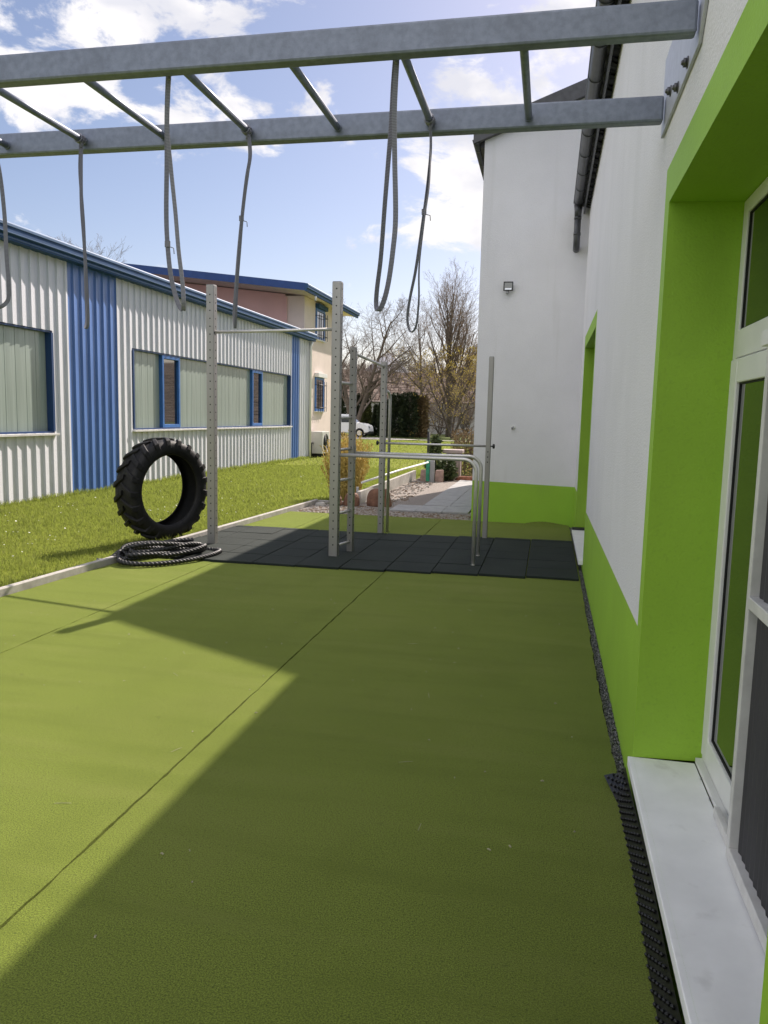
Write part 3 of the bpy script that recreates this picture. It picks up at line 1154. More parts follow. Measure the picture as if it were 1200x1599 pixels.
# windows of channel glass
for wi, (a, b, z0, z1) in enumerate(wins):
    f = MB()
    xr = HX - .10
    f.box(xr - .02, a, z1 - .035, HX - .004, b, z1)
    f.box(xr - .02, a, z0, HX - .004, b, z0 + .03)
    f.box(xr - .02, b - .06, z0 + .0305, HX + .03, b, z1 - .0355)
    f.box(xr - .02, a, z0 + .0305, HX + .03, a + .06, z1 - .0355)
    win = f.build('window', NAVY, hall)
    s_ = MB()
    s_.box(HX - .09, a - .04, z0 - .045, HX + .085, b + .04, z0 - .004)
    s_.build('sill', ALU, win, bevel=.004)
    cas = [(17.12, 18.03), (22.86, 23.73)] if wi else []
    spans = []
    p_ = a + .061
    for c0, c1 in cas:
        spans.append((p_, c0 - .002))
        p_ = c1 + .002
    spans.append((p_, b - .061))
    for s0, s1 in spans:
        pg = MB()
        nn = max(1, round((s1 - s0) / .27))
        for i in range(nn):
            u0, u1 = s0 + (s1 - s0) * i / nn, s0 + (s1 - s0) * (i + 1) / nn
            pg.face([(xr, u0, z0 + .03), (xr, u1 - .012, z0 + .03), (xr, u1 - .012, z1 - .035), (xr, u0, z1 - .035)])
            pg.face([(xr, u1 - .012, z0 + .03), (xr - .018, u1 - .006, z0 + .03), (xr - .018, u1 - .006, z1 - .035), (xr, u1 - .012, z1 - .035)])
            pg.face([(xr - .018, u1 - .006, z0 + .03), (xr, u1, z0 + .03), (xr, u1, z1 - .035), (xr - .018, u1 - .006, z1 - .035)])
        pg.build('channel_glass', PROFILIT, win)
    for c0, c1 in cas:
        c_ = MB()
        zz0, zz1 = z0 + .032, z1 - .037
        c_.box(xr - .01, c0, zz0, HX - .01, c0 + .08, zz1)
        c_.box(xr - .01, c1 - .08, zz0, HX - .01, c1, zz1)
        c_.box(xr - .01, c0 + .0805, zz1 - .08, HX - .01, c1 - .0805, zz1)
        c_.box(xr - .01, c0 + .0805, zz0, HX - .01, c1 - .0805, zz0 + .08)
        c_.build('casement', BLUEF, win, bevel=.006)
        c_ = MB()
        c_.box(xr, c0 + .075, zz0 + .075, xr + .03, c1 - .075, zz1 - .075)
        c_.build('pane', GLASS, win)
m = MB()
m.tube([(HX + .09, HY1 - .05, .02), (HX + .09, HY1 - .05, 4.2), (HX + .16, HY1 - .05, 4.38)], .045, 10)
m.build('downpipe', RAILW, hall)

# ================================================================== TWO-STOREY HOUSE
hs = thing('plastered_house', (-14, 31, 0), 'cream and pink two-storey house with blue roof edge behind the hall', 'house')
XE, YS_, YN = -9.25, 28.72, 33.0
m = MB()
m.box(-20, YS_, 0, XE, YN, 6.1)
m.build('wall', CREAM, hs)
m = MB()
m.prism([(-20, 4.0), (-10.0, 4.0), (-10.0, 6.16), (-20, 7.25)], 1, YS_ - .03, YS_ - .004)
m.build('pink_wall', PINK, hs)
m = MB()
m.box(-10.0, YS_ - .07, 4.0, -9.93, YS_ - .004, 6.05)
m.build('downpipe', PINK, hs)
XO, YO0, YO1 = -8.68, 27.0, 34.7


def hz(x):
    return 6.05 + .112 * (XO - x)


m = MB()
m.prism([(XO - .02, hz(XO)), (XO - .02, hz(XO) + .2), (-20.5, hz(-20.5) + .2), (-20.5, hz(-20.5))], 1, YO0 + .03, YO1 - .02)
m.build('roof', CREAM, hs)
m = MB()
m.prism([(XO, hz(XO) - .03), (XO, hz(XO) + .23), (-20.5, hz(-20.5) + .23), (-20.5, hz(-20.5) - .03)], 1, YO0, YO0 + .028)
m.build('front_fascia', FRONTB, hs)
m = MB()
m.prism([(XO - .018, 6.0), (XO + .05, 6.0), (XO + .05, 6.09), (XO + .11, 6.11), (XO + .11, 6.20), (XO + .07, 6.26), (XO - .018, 6.28)], 1, YO0 - .01, YO1)
m.build('eaves_fascia', FASC, hs)
m = MB()
m.prism([(XO + .1105, 6.19), (XO + .125, 6.19), (XO + .125, 6.235), (XO + .08, 6.275), (XO + .0705, 6.264)], 1, YO0 - .01, YO1)
m.build('eaves_trim', FASCL, hs)
for z0, z1 in ((4.65, 5.85), (1.80, 3.15)):
    m = MB()
    ya, yb = 30.15, 31.35
    for q in ((ya, z0, ya + .09, z1), (yb - .09, z0, yb, z1), (ya + .0905, z1 - .09, yb - .0905, z1), (ya + .0905, z0, yb - .0905, z0 + .09)):
        m.box(XE - .002, q[0], q[1], XE + .05, q[2], q[3])
    wdw = m.build('window', BLUEF, hs)
    m = MB()
    m.box(XE - .001, ya + .085, z0 + .085, XE + .02, yb - .085, z1 - .085)
    m.build('pane', GLASS, wdw)
    m = MB()
    for i in range(5):
        yy = ya + .05 + (yb - ya - .1) * i / 4
        m.tube([(XE + .16, yy, z0 - .02), (XE + .16, yy, z1 - .15)], .011, 6)
    for zz in (z0 + .15, z1 - .3):
        m.tube([(XE, ya, zz), (XE + .17, ya, zz), (XE + .17, yb, zz), (XE, yb, zz)], .012, 6)
    m.build('window_bars', BLACKP, wdw)
    m = MB()
    m.box(XE, ya - .04, z1 + .002, XE + .17, yb + .04, z1 + .17)
    m.build('shutter_box', PVC if z0 < 3 else FASC, wdw, bevel=.01)
    m = MB()
    m.box(XE, ya - .05, z0 - .05, XE + .10, yb + .05, z0 - .003)
    m.build('sill', ALU, wdw)
m = MB()
m.tube([(XO + .02, 28.2, 5.84), (XO + .02, 28.2, 6.0)], .04, 8)
m.build('eaves_lamp', RAILW, hs)

ac = thing('air_conditioner', (-8.85, 29.6, 0), 'grey outdoor air conditioning unit standing at the corner of the cream house', 'air conditioner')
m = MB()
m.box(-9.14, 29.2, .14, -8.62, 30.2, 1.0)
m.build('casing', ACM, ac, bevel=.015)
m = MB()
for i in range(6):
    rr = .06 + .055 * i
    m.tube([(-8.612, 29.7 + rr * math.cos(a * math.pi / 12), .56 + rr * math.sin(a * math.pi / 12)) for a in range(25)], .008, 5)
m.disc((-8.6195, 29.7, .56), (1, 0, 0), .36, .004, 24)
m.build('fan_grille', BLACKP, ac)
for yy in (29.35, 30.05):
    m = MB()
    m.box(-9.1, yy - .04, 0.0, -8.66, yy + .04, .139)
    m.build('foot', BLACKP, ac)
m = MB()
m.tube([(-9.0, 29.19, .55), (-9.0, 29.0, .55), (-8.95, 28.85, .5), (-8.95, 28.8, .05)], .03, 8)
m.build('pipe', BLACKP, ac)

# ================================================================== MONKEY BARS ON THE WALL
mk = thing('monkey_bars', (-1.5, 3.4, 3.0), 'galvanised overhead monkey bar ladder bolted to the white wall', 'monkey bars')
XL = -4.75
for ya, yb in ((2.965, 3.025), (3.775, 3.835)):
    m = MB()
    m.box(XL, ya, 2.998, W - .022, yb, 3.108)
    m.build('rail', GALV, mk, bevel=.010)
for i in range(10):
    xr_ = -.158 - .4505 * i
    m = MB()
    m.tube([(xr_, 3.024, 3.045), (xr_, 3.776, 3.045)], .0165, 14)
    m.tube([(xr_, 3.0255, 3.045), (xr_, 3.033, 3.045)], .021, 12)
    m.tube([(xr_, 3.767, 3.045), (xr_, 3.7745, 3.045)], .021, 12)
    m.build('rung', GALV, mk)
m = MB()
m.prism([(2.86, 3.30), (2.86, 3.115), (2.985, 2.965), (3.90, 2.965), (3.90, 3.30)], 0, W - .0135, W - .0015)
m.build('wall_plate', GALVP, mk, bevel=.002)
for yy, zz in ((3.20, 2.998), (3.42, 2.998), (3.64, 3.07), (3.2, 3.2), (3.42, 3.2)):
    m = MB()
    m.disc((W - .0135, yy, zz), (-1, 0, 0), .022, .004, 14)
    m.disc((W - .0175, yy, zz), (-1, 0, 0), .016, .012, 6)
    m.disc((W - .0295, yy, zz), (-1, 0, 0), .011, .008, 10, r2=.006)
    m.build('bolt', BOLT, mk)
for yy in (2.995, 3.805):
    m = MB()
    m.box(XL + .02, yy - .05, 0, XL + .12, yy + .05, 2.997)
    m.build('post', GALV, mk, bevel=.006)

# ------------------------------------------------------------------ hanging straps
STR = {
    'n1': (3.12, [(-1.561, 3.057), (-1.588, 2.891), (-1.608, 2.715), (-1.622, 2.51), (-1.618, 2.38), (-1.604, 2.249), (-1.576, 2.143), (-1.55, 2.105), (-1.535, 2.142), (-1.54, 2.222), (-1.556, 2.353), (-1.569, 2.509), (-1.582, 2.689), (-1.583, 2.841), (-1.557, 3.055)]),
    'n2': (3.12, [(-.63, 3.057), (-.645, 2.936), (-.657, 2.795), (-.671, 2.652), (-.68, 2.507), (-.691, 2.311), (-.704, 2.187), (-.706, 2.124), (-.692, 2.096), (-.671, 2.131), (-.652, 2.211), (-.637, 2.335), (-.63, 2.457), (-.636, 2.675), (-.637, 2.841), (-.626, 3.055)]),
    'n0': (3.12, [(-2.427, 3.055), (-2.431, 2.884), (-2.41, 2.722), (-2.399, 2.533), (-2.395, 2.342), (-2.39, 2.232), (-2.396, 2.154), (-2.43, 2.118), (-2.475, 2.138), (-2.497, 2.233), (-2.503, 2.399), (-2.489, 2.618), (-2.463, 2.886), (-2.432, 3.055)]),
    'f0': (3.72, [(-2.406, 3.03), (-2.413, 2.904), (-2.406, 2.779), (-2.396, 2.62), (-2.393, 2.461), (-2.393, 2.3), (-2.39, 2.154), (-2.384, 2.095), (-2.368, 2.128), (-2.371, 2.3), (-2.38, 2.525), (-2.393, 2.715), (-2.400, 2.904), (-2.404, 3.03)]),
    'f1': (3.72, [(-1.505, 3.03), (-1.491, 2.926), (-1.508, 2.778), (-1.531, 2.628), (-1.548, 2.476), (-1.561, 2.323), (-1.572, 2.167), (-1.565, 2.098), (-1.551, 2.167), (-1.544, 2.322), (-1.531, 2.476), (-1.518, 2.628), (-1.498, 2.807), (-1.484, 2.926), (-1.50, 3.03)]),
    'f2': (3.72, [(-.605, 3.03), (-.599, 2.916), (-.607, 2.774), (-.621, 2.632), (-.638, 2.487), (-.655, 2.356), (-.677, 2.238), (-.687, 2.149), (-.679, 2.098), (-.66, 2.077), (-.639, 2.11), (-.63, 2.223), (-.633, 2.341), (-.63, 2.429), (-.614, 2.617), (-.599, 2.774), (-.60, 3.03)]),
}


def catmull(P, per=6):
    out = []
    n = len(P)
    for i in range(n - 1):
        p0, p1, p2, p3 = P[max(i - 1, 0)], P[i], P[i + 1], P[min(i + 2, n - 1)]
        for k in range(per):
            t = k / per
            out.append(.5 * ((2 * p1) + (p2 - p0) * t + (2 * p0 - 5 * p1 + 4 * p2 - p3) * t * t + (3 * p1 - p0 - 3 * p2 + p3) * t ** 3))
    out.append(P[-1])
    return out


def ribbon(mb, pts, ang, w, t):
    rings = []
    for i, p in enumerate(pts):
        tg = (pts[min(i + 1, len(pts) - 1)] - pts[max(i - 1, 0)]).normalized()
        a = ang(i / (len(pts) - 1))
        s = Vector((math.cos(a), math.sin(a), 0))
        s = (s - tg * s.dot(tg)).normalized()
        nn = tg.cross(s)
        rings.append([p + s * w / 2 + nn * t / 2, p - s * w / 2 + nn * t / 2, p - s * w / 2 - nn * t / 2, p + s * w / 2 - nn * t / 2])
    mb.loft(rings, True, smooth=False)


def strap(key, rung_i, near, label, wtop, seed, ang, buckle=True):
    y, xz = STR[key]
    r = random.Random(seed)
    ye = 3.048 if near else 3.742
    rx = -.158 - .4505 * rung_i
    P = []
    n = len(xz)
    for i, (x, z) in enumerate(xz):
        t = min(i, n - 1 - i) / (n / 2)
        yy = ye + (y - ye) * min(1, t * 3) + (.012 if i < n / 2 else -.012) * min(1, t * 3)
        P.append(Vector((x, yy, z)))
    o = thing('hanging_strap', (rx, ye, 3.03), label, 'strap', 'webbing straps hanging from the monkey bars')
    m = MB()
    ribbon(m, catmull(P), ang, wtop, .0028)
    m.build('webbing', WEB, o)
    m = MB()
    for k in range(3):
        yy = ye - .016 + .013 * k
        m.tube([(rx + .0205 * math.cos(a * math.pi / 8), yy + .006 * math.sin(a * math.pi / 8 + k), 3.045 + .0205 * math.sin(a * math.pi / 8)) for a in range(17)], .0045, 6)
    m.tube([(P[0].x, ye, 3.05), (rx, ye, 3.027), (P[-1].x, ye, 3.02), (P[0].x, ye, 3.0)], .009, 6)
    m.build('knot', WEB, o)
    if buckle:
        q = P[3] if not near else P[4]
        m = MB()
        m.box(q.x - .011, q.y - .005, q.z - .013, q.x + .011, q.y + .005, q.z + .013)
        m.tube([(q.x + .012, q.y, q.z - .012), (q.x + .03, q.y - .004, q.z - .018), (q.x + .032, q.y - .004, q.z - .042)], .0022, 6)
        m.build('buckle', BOLT, o, bevel=.002)
    return o


strap('n0', 5, True, 'looped grey webbing strap cut off by the left edge of the photo', .017, 1, lambda t: .5 + .5 * t, False)
strap('n1', 3, True, 'wide grey looped strap with a buckle and hook, knotted close to the near rail', .019, 2, lambda t: .1 + .3 * math.sin(t * 6))
strap('n2', 1, True, 'wide open grey strap loop hanging from the near rail on the right', .020, 3, lambda t: .35 + .5 * math.sin(t * 5), False)
strap('f0', 5, False, 'narrow grey strap at the far rail, in front of the blue hall stripe', .017, 4, lambda t: .9 + .4 * math.sin(t * 4), False)
strap('f1', 3, False, 'folded grey strap at the far rail ending above the pull-up bar', .017, 5, lambda t: 1.0 + .4 * math.sin(t * 5))
strap('f2', 1, False, 'narrow grey strap at the far rail ending in a teardrop loop before the trees', .016, 6, lambda t: 1.25 - .9 * max(0, .5 - abs(t - .3)) + .2 * t)

# ================================================================== RUBBER MATS
mt = MB()
for r in range(6):
    for c in range(10):
        x0 = -4.665 + c * .5
        x1 = x0 + .5
        yo = 8.02 + .045 * max(0, (c - 4)) + .012 * math.sin(c * 2.1)
        y0, y1 = yo + r * .5, yo + r * .5 + .5
        if r == 5:
            y1 = y0 + .12
        if c == 0:
            x0 = kx(y0) + .02
        if c == 9:
            x1 = x0 + .555
        tz = .026 + RND.uniform(-.002, .002)
        gp = .004
        q = [(x0 + gp, y0 + gp), (x1 - gp, y0 + gp), (x1 - gp, y1 - gp), (x0 + gp, y1 - gp)]
        dz = [RND.uniform(-.0018, .0018) for _ in range(4)]
        k = len(mt.v)
        mt.v += [(x, y, .002) for x, y in q] + [(x, y, tz + d) for (x, y), d in zip(q, dz)]
        for f in ((4, 5, 6, 7), (0, 1, 5, 4), (1, 2, 6, 5), (2, 3, 7, 6), (3, 0, 4, 7)):
            mt.f.append(tuple(k + t for t in f))
            mt.mi.append(0)
            mt.sm.append(False)
tag(mt.build('rubber_matting', RUBBER, origin=(-2, 9.3, 0), bevel=.005), 'black rubber safety mat of square tiles laid under the steel exercise rig', 'rubber mat')

# ================================================================== EXERCISE RIG
rig = thing('exercise_rig', (-2.4, 9.6, 0), 'steel calisthenics rig with perforated posts, pull-up bar and dip bars on the black mat', 'exercise rig')


def post(x, y, wx, wy, h, holes=True):
    m = MB()
    m.box(x - wx / 2, y - wy / 2, .0, x + wx / 2, y + wy / 2, h)
    o = m.build('post', STEEL, rig, bevel=.006)
    if holes:
        q = MB()
        z = .16
        while z < h - .03:
            q.disc((x, y - wy / 2 + .002, z), (0, -1, 0), .0085, .0035, 10)
            q.disc((x + wx / 2 - .002, y, z), (1, 0, 0), .0085, .0035, 10)
            z += .0945
        q.build('peg_holes', HOLE, o)
    m = MB()
    m.box(x - wx / 2 + .004, y - wy / 2 + .004, h + .0005, x + wx / 2 - .004, y + wy / 2 - .004, h + .006)
    m.build('end_cap', GREYP, o)
    return o


P1, P2, P3, P4, P5 = (-4.10, 9.05), (-2.415, 8.72), (-2.31, 9.09), (-2.275, 10.69), (-.80, 10.74)
post(*P1, .10, .10, 3.205)
post(*P2, .105, .10, 3.165)
post(*P3, .068, .10, 2.47)
post(*P4, .075, .10, 2.415)
post(*P5, .065, .10, 2.50, False)
q = MB()
for z in (1.22, 1.15, 1.08):
    q.disc((P5[0], P5[1] - .048, z), (0, -1, 0), .0085, .0035, 10)
q.build('peg_holes', HOLE, rig)


def flange(m, p, d, r):
    m.disc(p, d, r, .005, 14)


m = MB()
m.tube([(P1[0] + .05, 9.04, 2.645), (P2[0] - .05, 8.73, 2.645)], .0175, 14)
m.build('pull_up_bar', TUBE, rig)
m = MB()
m.tube([(P3[0], P3[1] + .05, 2.405), (P4[0], P4[1] - .05, 2.36)], .0165, 14)
m.build('pull_up_bar', TUBE, rig)
for z in (2.045, 1.645, 1.275, .915, .525, .145):
    m = MB()
    m.tube([(P2[0] + .035, P2[1] + .05, z), (P3[0] - .005, P3[1] - .05, z)], .0165, 12)
    m.build('rung', TUBE, rig)


def arc_path(a, bend, r, c, n=8):
    """straight from a to the bend, rounded corner, then to c"""
    a, bend, c = Vector(a), Vector(bend), Vector(c)
    d0, d1 = (a - bend).normalized(), (c - bend).normalized()
    out = [a]
    p0, p1 = bend + d0 * r, bend + d1 * r
    for i in range(n + 1):
        t = i / n
        an = t * math.pi / 2
        out.append(bend + d0 * r * (1 - math.sin(an)) + d1 * r * (1 - math.cos(an)))
    out.append(c)
    return out


for (px, py), fy, z, hx in ((P2, 8.655, 1.215, .053), (P3, 9.27, 1.222, .034)):
    m = MB()
    yy = py - .01 if py < 9 else py + .02
    m.tube(arc_path((px + hx, yy, z), (-.765, fy, z), .15, (-.765, fy, .02)), .021, 16)
    m.disc((-.765, fy, .026), (0, 0, 1), .024, .006, 14)
    db = m.build('dip_bar', TUBE, rig)
    m = MB()
    m.box(px + hx + .0005, yy - .03, z - .085, px + hx + .006, yy + .03, z + .085)
    m.build('mounting_plate', STEEL, db)
m = MB()
m.tube([(P4[0] + .038, 10.68, 1.297), (P5[0] - .033, 10.72, 1.297)], .0165, 14)
lb = m.build('low_bar', TUBE, rig)
for px, d in ((P5[0] + .033, 1), (P4[0] - .038, -1)):
    m = MB()
    m.tube([(px, 10.72, 1.297), (px + d * .025, 10.72, 1.297)], .009, 8)
    m.tube([(px + d * .025, 10.72, 1.297), (px + d * .032, 10.72, 1.297), (px + d * .052, 10.72, 1.297), (px + d * .058, 10.72, 1.297)], [.018, .032, .032, .018], 8)
    m.build('knob', BLACKP, lb)
m = MB()
m.tube(arc_path((P4[0] + .01, P4[1] + .049, 2.02), (P4[0] + .045, P4[1] + .24, 2.02), .12, (P4[0] + .045, P4[1] + .24, .0)), .021, 14)
m.build('back_arch', TUBE, rig)

# ================================================================== TYRE
TC = Vector((-4.87, 9.23, .665))
AX = Vector((-math.sin(math.radians(69)), math.cos(math.radians(69)), .03)).normalized()
E1 = AX.cross(Vector((0, 0, 1))).normalized()
E2 = E1.cross(AX).normalized()


def tp(u, r, a):
    return TC + AX * (u * .86) + E1 * (r * math.cos(a)) + E2 * (r * math.sin(a))


prof_t = [(-.20, .585), (-.178, .626), (-.09, .641), (0, .646), (.09, .641), (.178, .626), (.20, .585), (.213, .53), (.205, .495), (.178, .468), (.160, .455), (.145, .458),
          (.150, .472), (.172, .50), (.176, .54), (.155, .585), (.08, .603), (0, .607), (-.08, .603), (-.155, .585), (-.176, .54), (-.172, .50), (-.150, .472), (-.145, .458),
          (-.160, .455), (-.178, .468), (-.205, .495), (-.213, .53)]
ty = thing('tractor_tyre', (TC.x, TC.y, 0), 'big black tractor tyre with chunky tread, standing upright on the lawn by the kerb', 'tyre')
m = MB()
m.loft([[tp(u, r, 2 * math.pi * i / 72) for u, r in prof_t] for i in range(72)], False, closed=True)
m.build('carcass', TYRE, ty)
m = MB()
NL = 21
for side in (-1, 1):
    for i in range(NL):
        a0 = 2 * math.pi * (i + (.5 if side > 0 else 0)) / NL
        rings = []
        for u, rb_, rt, da, hw in ((-.012, .632, .672, .0, .034), (.07, .63, .672, .075, .035), (.14, .62, .664, .135, .038), (.192, .585, .652, .175, .040), (.213, .535, .588, .19, .038), (.214, .51, .535, .195, .030)):
            a = a0 + da
            rings.append([tp(side * u, rb_, a - hw / .64 * 1.15), tp(side * u, rb_, a + hw / .64 * 1.15), tp(side * u, rt, a + hw / .64 * .8), tp(side * u, rt, a - hw / .64 * .8)])
        m.loft(rings, True, smooth=False)
m.build('tread_lugs', TYRE, ty, bevel=.007)

# ================================================================== BATTLE ROPE
rp = thing('battle_rope', (-4.2, 8.0, 0), 'thick black battle rope heaped in loose coils at the foot of the left post', 'rope')
ctr = Vector((-4.235, 8.06, 0))
da = Vector((.55, 1.0, 0)).normalized()
db = Vector((.86, -.47, 0)).normalized()
P = [ctr + da * -.72 + db * -.22 + Vector((0, 0, .03)), ctr + da * -.62 + db * -.15 + Vector((0, 0, .035))]
rr_ = random.Random(4)
turns = 6.4
N_ = int(turns * 14)
for i in range(N_):
    a = -2.3 + 2 * math.pi * turns * i / N_
    t = i / N_
    ls = .60 - .17 * t + .09 * math.sin(a * .63)
    ws = .31 - .17 * t + .04 * math.sin(a * .41 + 1)
    off = da * (.09 * math.sin(a * .37) + .05 * math.sin(a * 1.13 + 2)) + db * (.07 * math.cos(a * .29) + .04 * math.sin(a * .83))
    z = .028 + .030 * (i / 14) * (.75 + .25 * math.sin(a * 1.7 + 1)) + .008 * math.sin(a * 2.3)
    z *= 1 - .25 * max(0, math.cos(a + .6))
    p_ = ctr + off + da * (ls * math.cos(a)) + db * (ws * math.sin(a))
    if p_.x < kx(p_.y) + .03:
        z = max(z, .10 + .02 * (i / 14) / turns)
    P.append(p_ + Vector((0, 0, max(z, .024))))
path = catmull(P, 4)
dense = []
for a, b in zip(path[:-1], path[1:]):
    k = max(1, int((b - a).length / .006))
    for i in range(k):
        dense.append(a.lerp(b, i / k))
m = MB()
m.tube(dense, .029, 18, lobes=3, twist=47.0)
m.build('twisted_rope', ROPE, rp)
m = MB()
m.tube(dense[0:20], [.024, .027] + [.0275] * 17 + [.026], 12)
m.tube(dense[108:150], .0268, 12)
m.build('end_sleeve', ROPESLEEVE, rp)


# ================================================================== PLANTS
def rot_dir(d, ang, az):
    d = d.normalized()
    u = d.orthogonal().normalized()
    w = d.cross(u)
    return (d * math.cos(ang) + (u * math.cos(az) + w * math.sin(az)) * math.sin(ang)).normalized()


def bare_tree(name, base, height, seed, label, trunk_r, upright=.5, counts=(14, 8, 6, 4), first=.22, bare_mat=TWIG, minr=.010,
              leaves=0, leaf_top=.6, stems=1, spread=.9, cat='tree', group=None, leaf_size=.11, tilt=.22):
    r = random.Random(seed)
    t = thing(name, base, label, cat, group)
    tr, cr, lv = MB(), MB(), MB()
    tips = []
    B = Vector(base)

    def grow(p, d, L, rad, lvl):
        nseg = (7, 5, 4, 3, 2)[lvl]
        pts, dirs = [p], []
        for i in range(nseg):
            w = (.10, .17, .22, .28, .3)[lvl]
            d = (d + Vector((r.uniform(-w, w), r.uniform(-w, w), r.uniform(-w, w) + upright * (.05, .14, .10, .07, .03)[lvl]))).normalized()
            p = p + d * (L / nseg)
            pts.append(p)
            dirs.append(d)
        rads = [max(minr * .7, rad * (1 - .78 * i / nseg)) for i in range(nseg + 1)]
        if lvl <= 1:
            tr.tube(pts, rads, 7 if lvl == 0 else 5, cap=False)
        else:
            for i in range(nseg):
                cr.rod(pts[i], pts[i + 1], rads[i], 3, rads[i + 1])
        if lvl >= 2:
            tips.extend(pts[1:])
        if lvl >= len(counts):
            return
        k = counts[lvl]
        f0 = first if lvl == 0 else .18
        for j in range(k):
            f = f0 + (1 - f0) * (j + r.uniform(.1, .9)) / k
            i = min(nseg - 1, int(f * nseg))
            q = pts[i].lerp(pts[i + 1], f * nseg - i)
            ang = r.uniform(.45, .95) * spread * (1.1 - .35 * f)
            nd = rot_dir(dirs[i], ang, r.uniform(0, 6.28))
            ln = L * r.uniform(.42, .68) * ((1.15 - .75 * f) if lvl == 0 else (1.05 - .4 * f))
            grow(q, nd, ln, rads[i] * r.uniform(.45, .62), lvl + 1)

    for s in range(stems):
        d = Vector((0, 0, 1))
        p = B.copy()
        if stems > 1:
            a = 6.28 * s / stems + r.uniform(-.4, .4)
            d = Vector((math.cos(a) * tilt, math.sin(a) * tilt, 1)).normalized()
        grow(p - Vector((0, 0, .05)), d, height * r.uniform(.86, 1.0), trunk_r, 0)
    tr.build('trunk', BARK, t)
    cr.build('crown', bare_mat, t)
    if leaves:
        lo = [q for q in tips if q.z - B.z < height * leaf_top * r.uniform(.45, 1.25)]
        for i in range(leaves):
            q = r.choice(lo) + Vector((r.uniform(-.2, .2), r.uniform(-.2, .2), r.uniform(-.2, .2)))
            s = r.uniform(.6, 1.2) * leaf_size
            a, b = rot_dir(Vector((0, 0, 1)), r.uniform(0, 1.5), r.uniform(0, 6.28)), None
            b = a.orthogonal().normalized()
            lv.face([q - a * s, q + b * s * .5, q + a * s, q - b * s * .5])
        lv.build('young_leaves', CATKIN, t)
    return t


bare_tree('deciduous_tree', (-8.9, 70, -.1), 13.0, 3, 'tall bare tree with twin leaders and yellow lower twigs, next to the white gable', .24, upright=1.2,
          counts=(14, 7, 5, 3), first=.14, leaves=2200, leaf_top=.5, stems=3, spread=.95, minr=.008, leaf_size=.10, tilt=.13, bare_mat=TWIGP)
bare_tree('deciduous_tree', (-12.4, 76, -.1), 12.0, 8, 'mid-sized bare spreading tree behind the dark thuja hedge', .2, upright=.7,
          counts=(13, 8, 6, 4), first=.2, spread=1.1, bare_mat=TWIGP, minr=.008, leaves=500, leaf_top=.6)
bare_tree('deciduous_tree', (-15.6, 62, -.1), 10.2, 21, 'bare tree with slanting dark limbs, behind the ladder posts of the rig', .24, upright=.5,
          counts=(12, 8, 7, 4), first=.16, spread=1.25, minr=.008, stems=2)
bare_tree('deciduous_tree', (-6.2, 82, -.1), 9.0, 31, 'lower bare tree half hidden behind the corner of the white gable', .16, upright=.8,
          counts=(12, 8, 6, 3), first=.15, bare_mat=TWIGP, leaves=500, leaf_top=.7)
bare_tree('deciduous_tree', (-37.5, 60, -.1), 14.3, 44, 'bare tree whose twig tips show above the roof edge of the hall', .25, upright=.7,
          counts=(14, 8, 6, 3), first=.3)


def shrub_leaves(mb, n, rx, ry, h, c, s, r, shape='column', hollow=.55, m=0, droop=.6):
    """leaf sprays scattered through a crown's volume"""
    for i in range(n):
        t = r.random()
        if shape == 'block':
            k = 1 - max(0, t - .88) / .12 * .45
        elif shape == 'column':
            k = (1 - max(0, t - .55) / .45 * .85) * (.75 + .25 * min(1, t / .2))
        elif shape == 'cone':
            k = 1.02 - t
        else:
            k = math.sqrt(max(.02, 1 - (2 * t - 1) ** 2))
        a = r.uniform(0, 6.283)
        lump = 1 + .16 * math.sin(3 * a + 7 * t) + .12 * math.sin(5 * a - 11 * t)
        q = r.uniform(hollow, 1.0) ** .6 * k * lump
        p = Vector((c[0] + rx * q * math.cos(a), c[1] + ry * q * math.sin(a), c[2] + h * t))
        d = Vector((math.cos(a), math.sin(a), r.uniform(-droop, droop * 1.4))).normalized()
        sd = d.orthogonal().normalized()
        sd = rot_dir(d, 1.57, r.uniform(0, 6.28))
        ss = s * r.uniform(.6, 1.4)
        mb.face([p - sd * ss * .35, p + d * ss * .5 - sd * ss * .25, p + d * ss * 1.2, p + d * ss * .4 + sd * ss * .4], m)


def conifer(name, base, w, d, h, n, s, seed, label, matl, shape, cat='conifer', group=None, core=True):
    r = random.Random(seed)
    t = thing(name, base, label, cat, group)
    m = MB()
    m.tube([(base[0], base[1], base[2] - .05), (base[0] + .02, base[1], base[2] + h * .5), (base[0], base[1], base[2] + h * .9)], [max(.02, w * .1), max(.015, w * .06), .01], 7)
    m.build('trunk', BARK, t)
    m = MB()
    shrub_leaves(m, n, w, d, h, base, s, r, shape)
    if core:
        shrub_leaves(m, n // 2, w * .75, d * .75, h * .94, base, s * 1.3, r, shape, hollow=.2)
    m.build('foliage', matl, t)
    return t


hedge_l = ['dark thuja column left of the hedge group, thinner and a bit apart', 'dark broad thuja, second from the left in the hedge group', 'tallest dark thuja in the middle of the hedge group', 'brown-leaved column on the right end of the dark hedge group']
for i, (x, y, w, h) in enumerate(((-13.75, 65.2, .42, 3.0), (-12.55, 65.0, .72, 3.62), (-11.55, 64.8, .78, 3.72), (-10.65, 65.1, .55, 3.5))):
    conifer('thuja' if i < 3 else 'beech_column', (x, y, -.1), w, w, h, 2800, .20, 50 + i, hedge_l[i], THUJA if i < 3 else HEDGEB, 'block', group='hedge columns across the driveway', cat='hedge')
conifer('cypress', (-16.6, 68, -.1), .65, .65, 3.7, 2200, .2, 61, 'dark narrow conifer between the two ladder posts of the rig', THUJA, 'column')
conifer('cypress', (-15.55, 66.2, -.1), .55, .55, 4.2, 2000, .2, 62, 'yellowish narrow conifer just right of the ladder posts', THUJAY, 'cone')
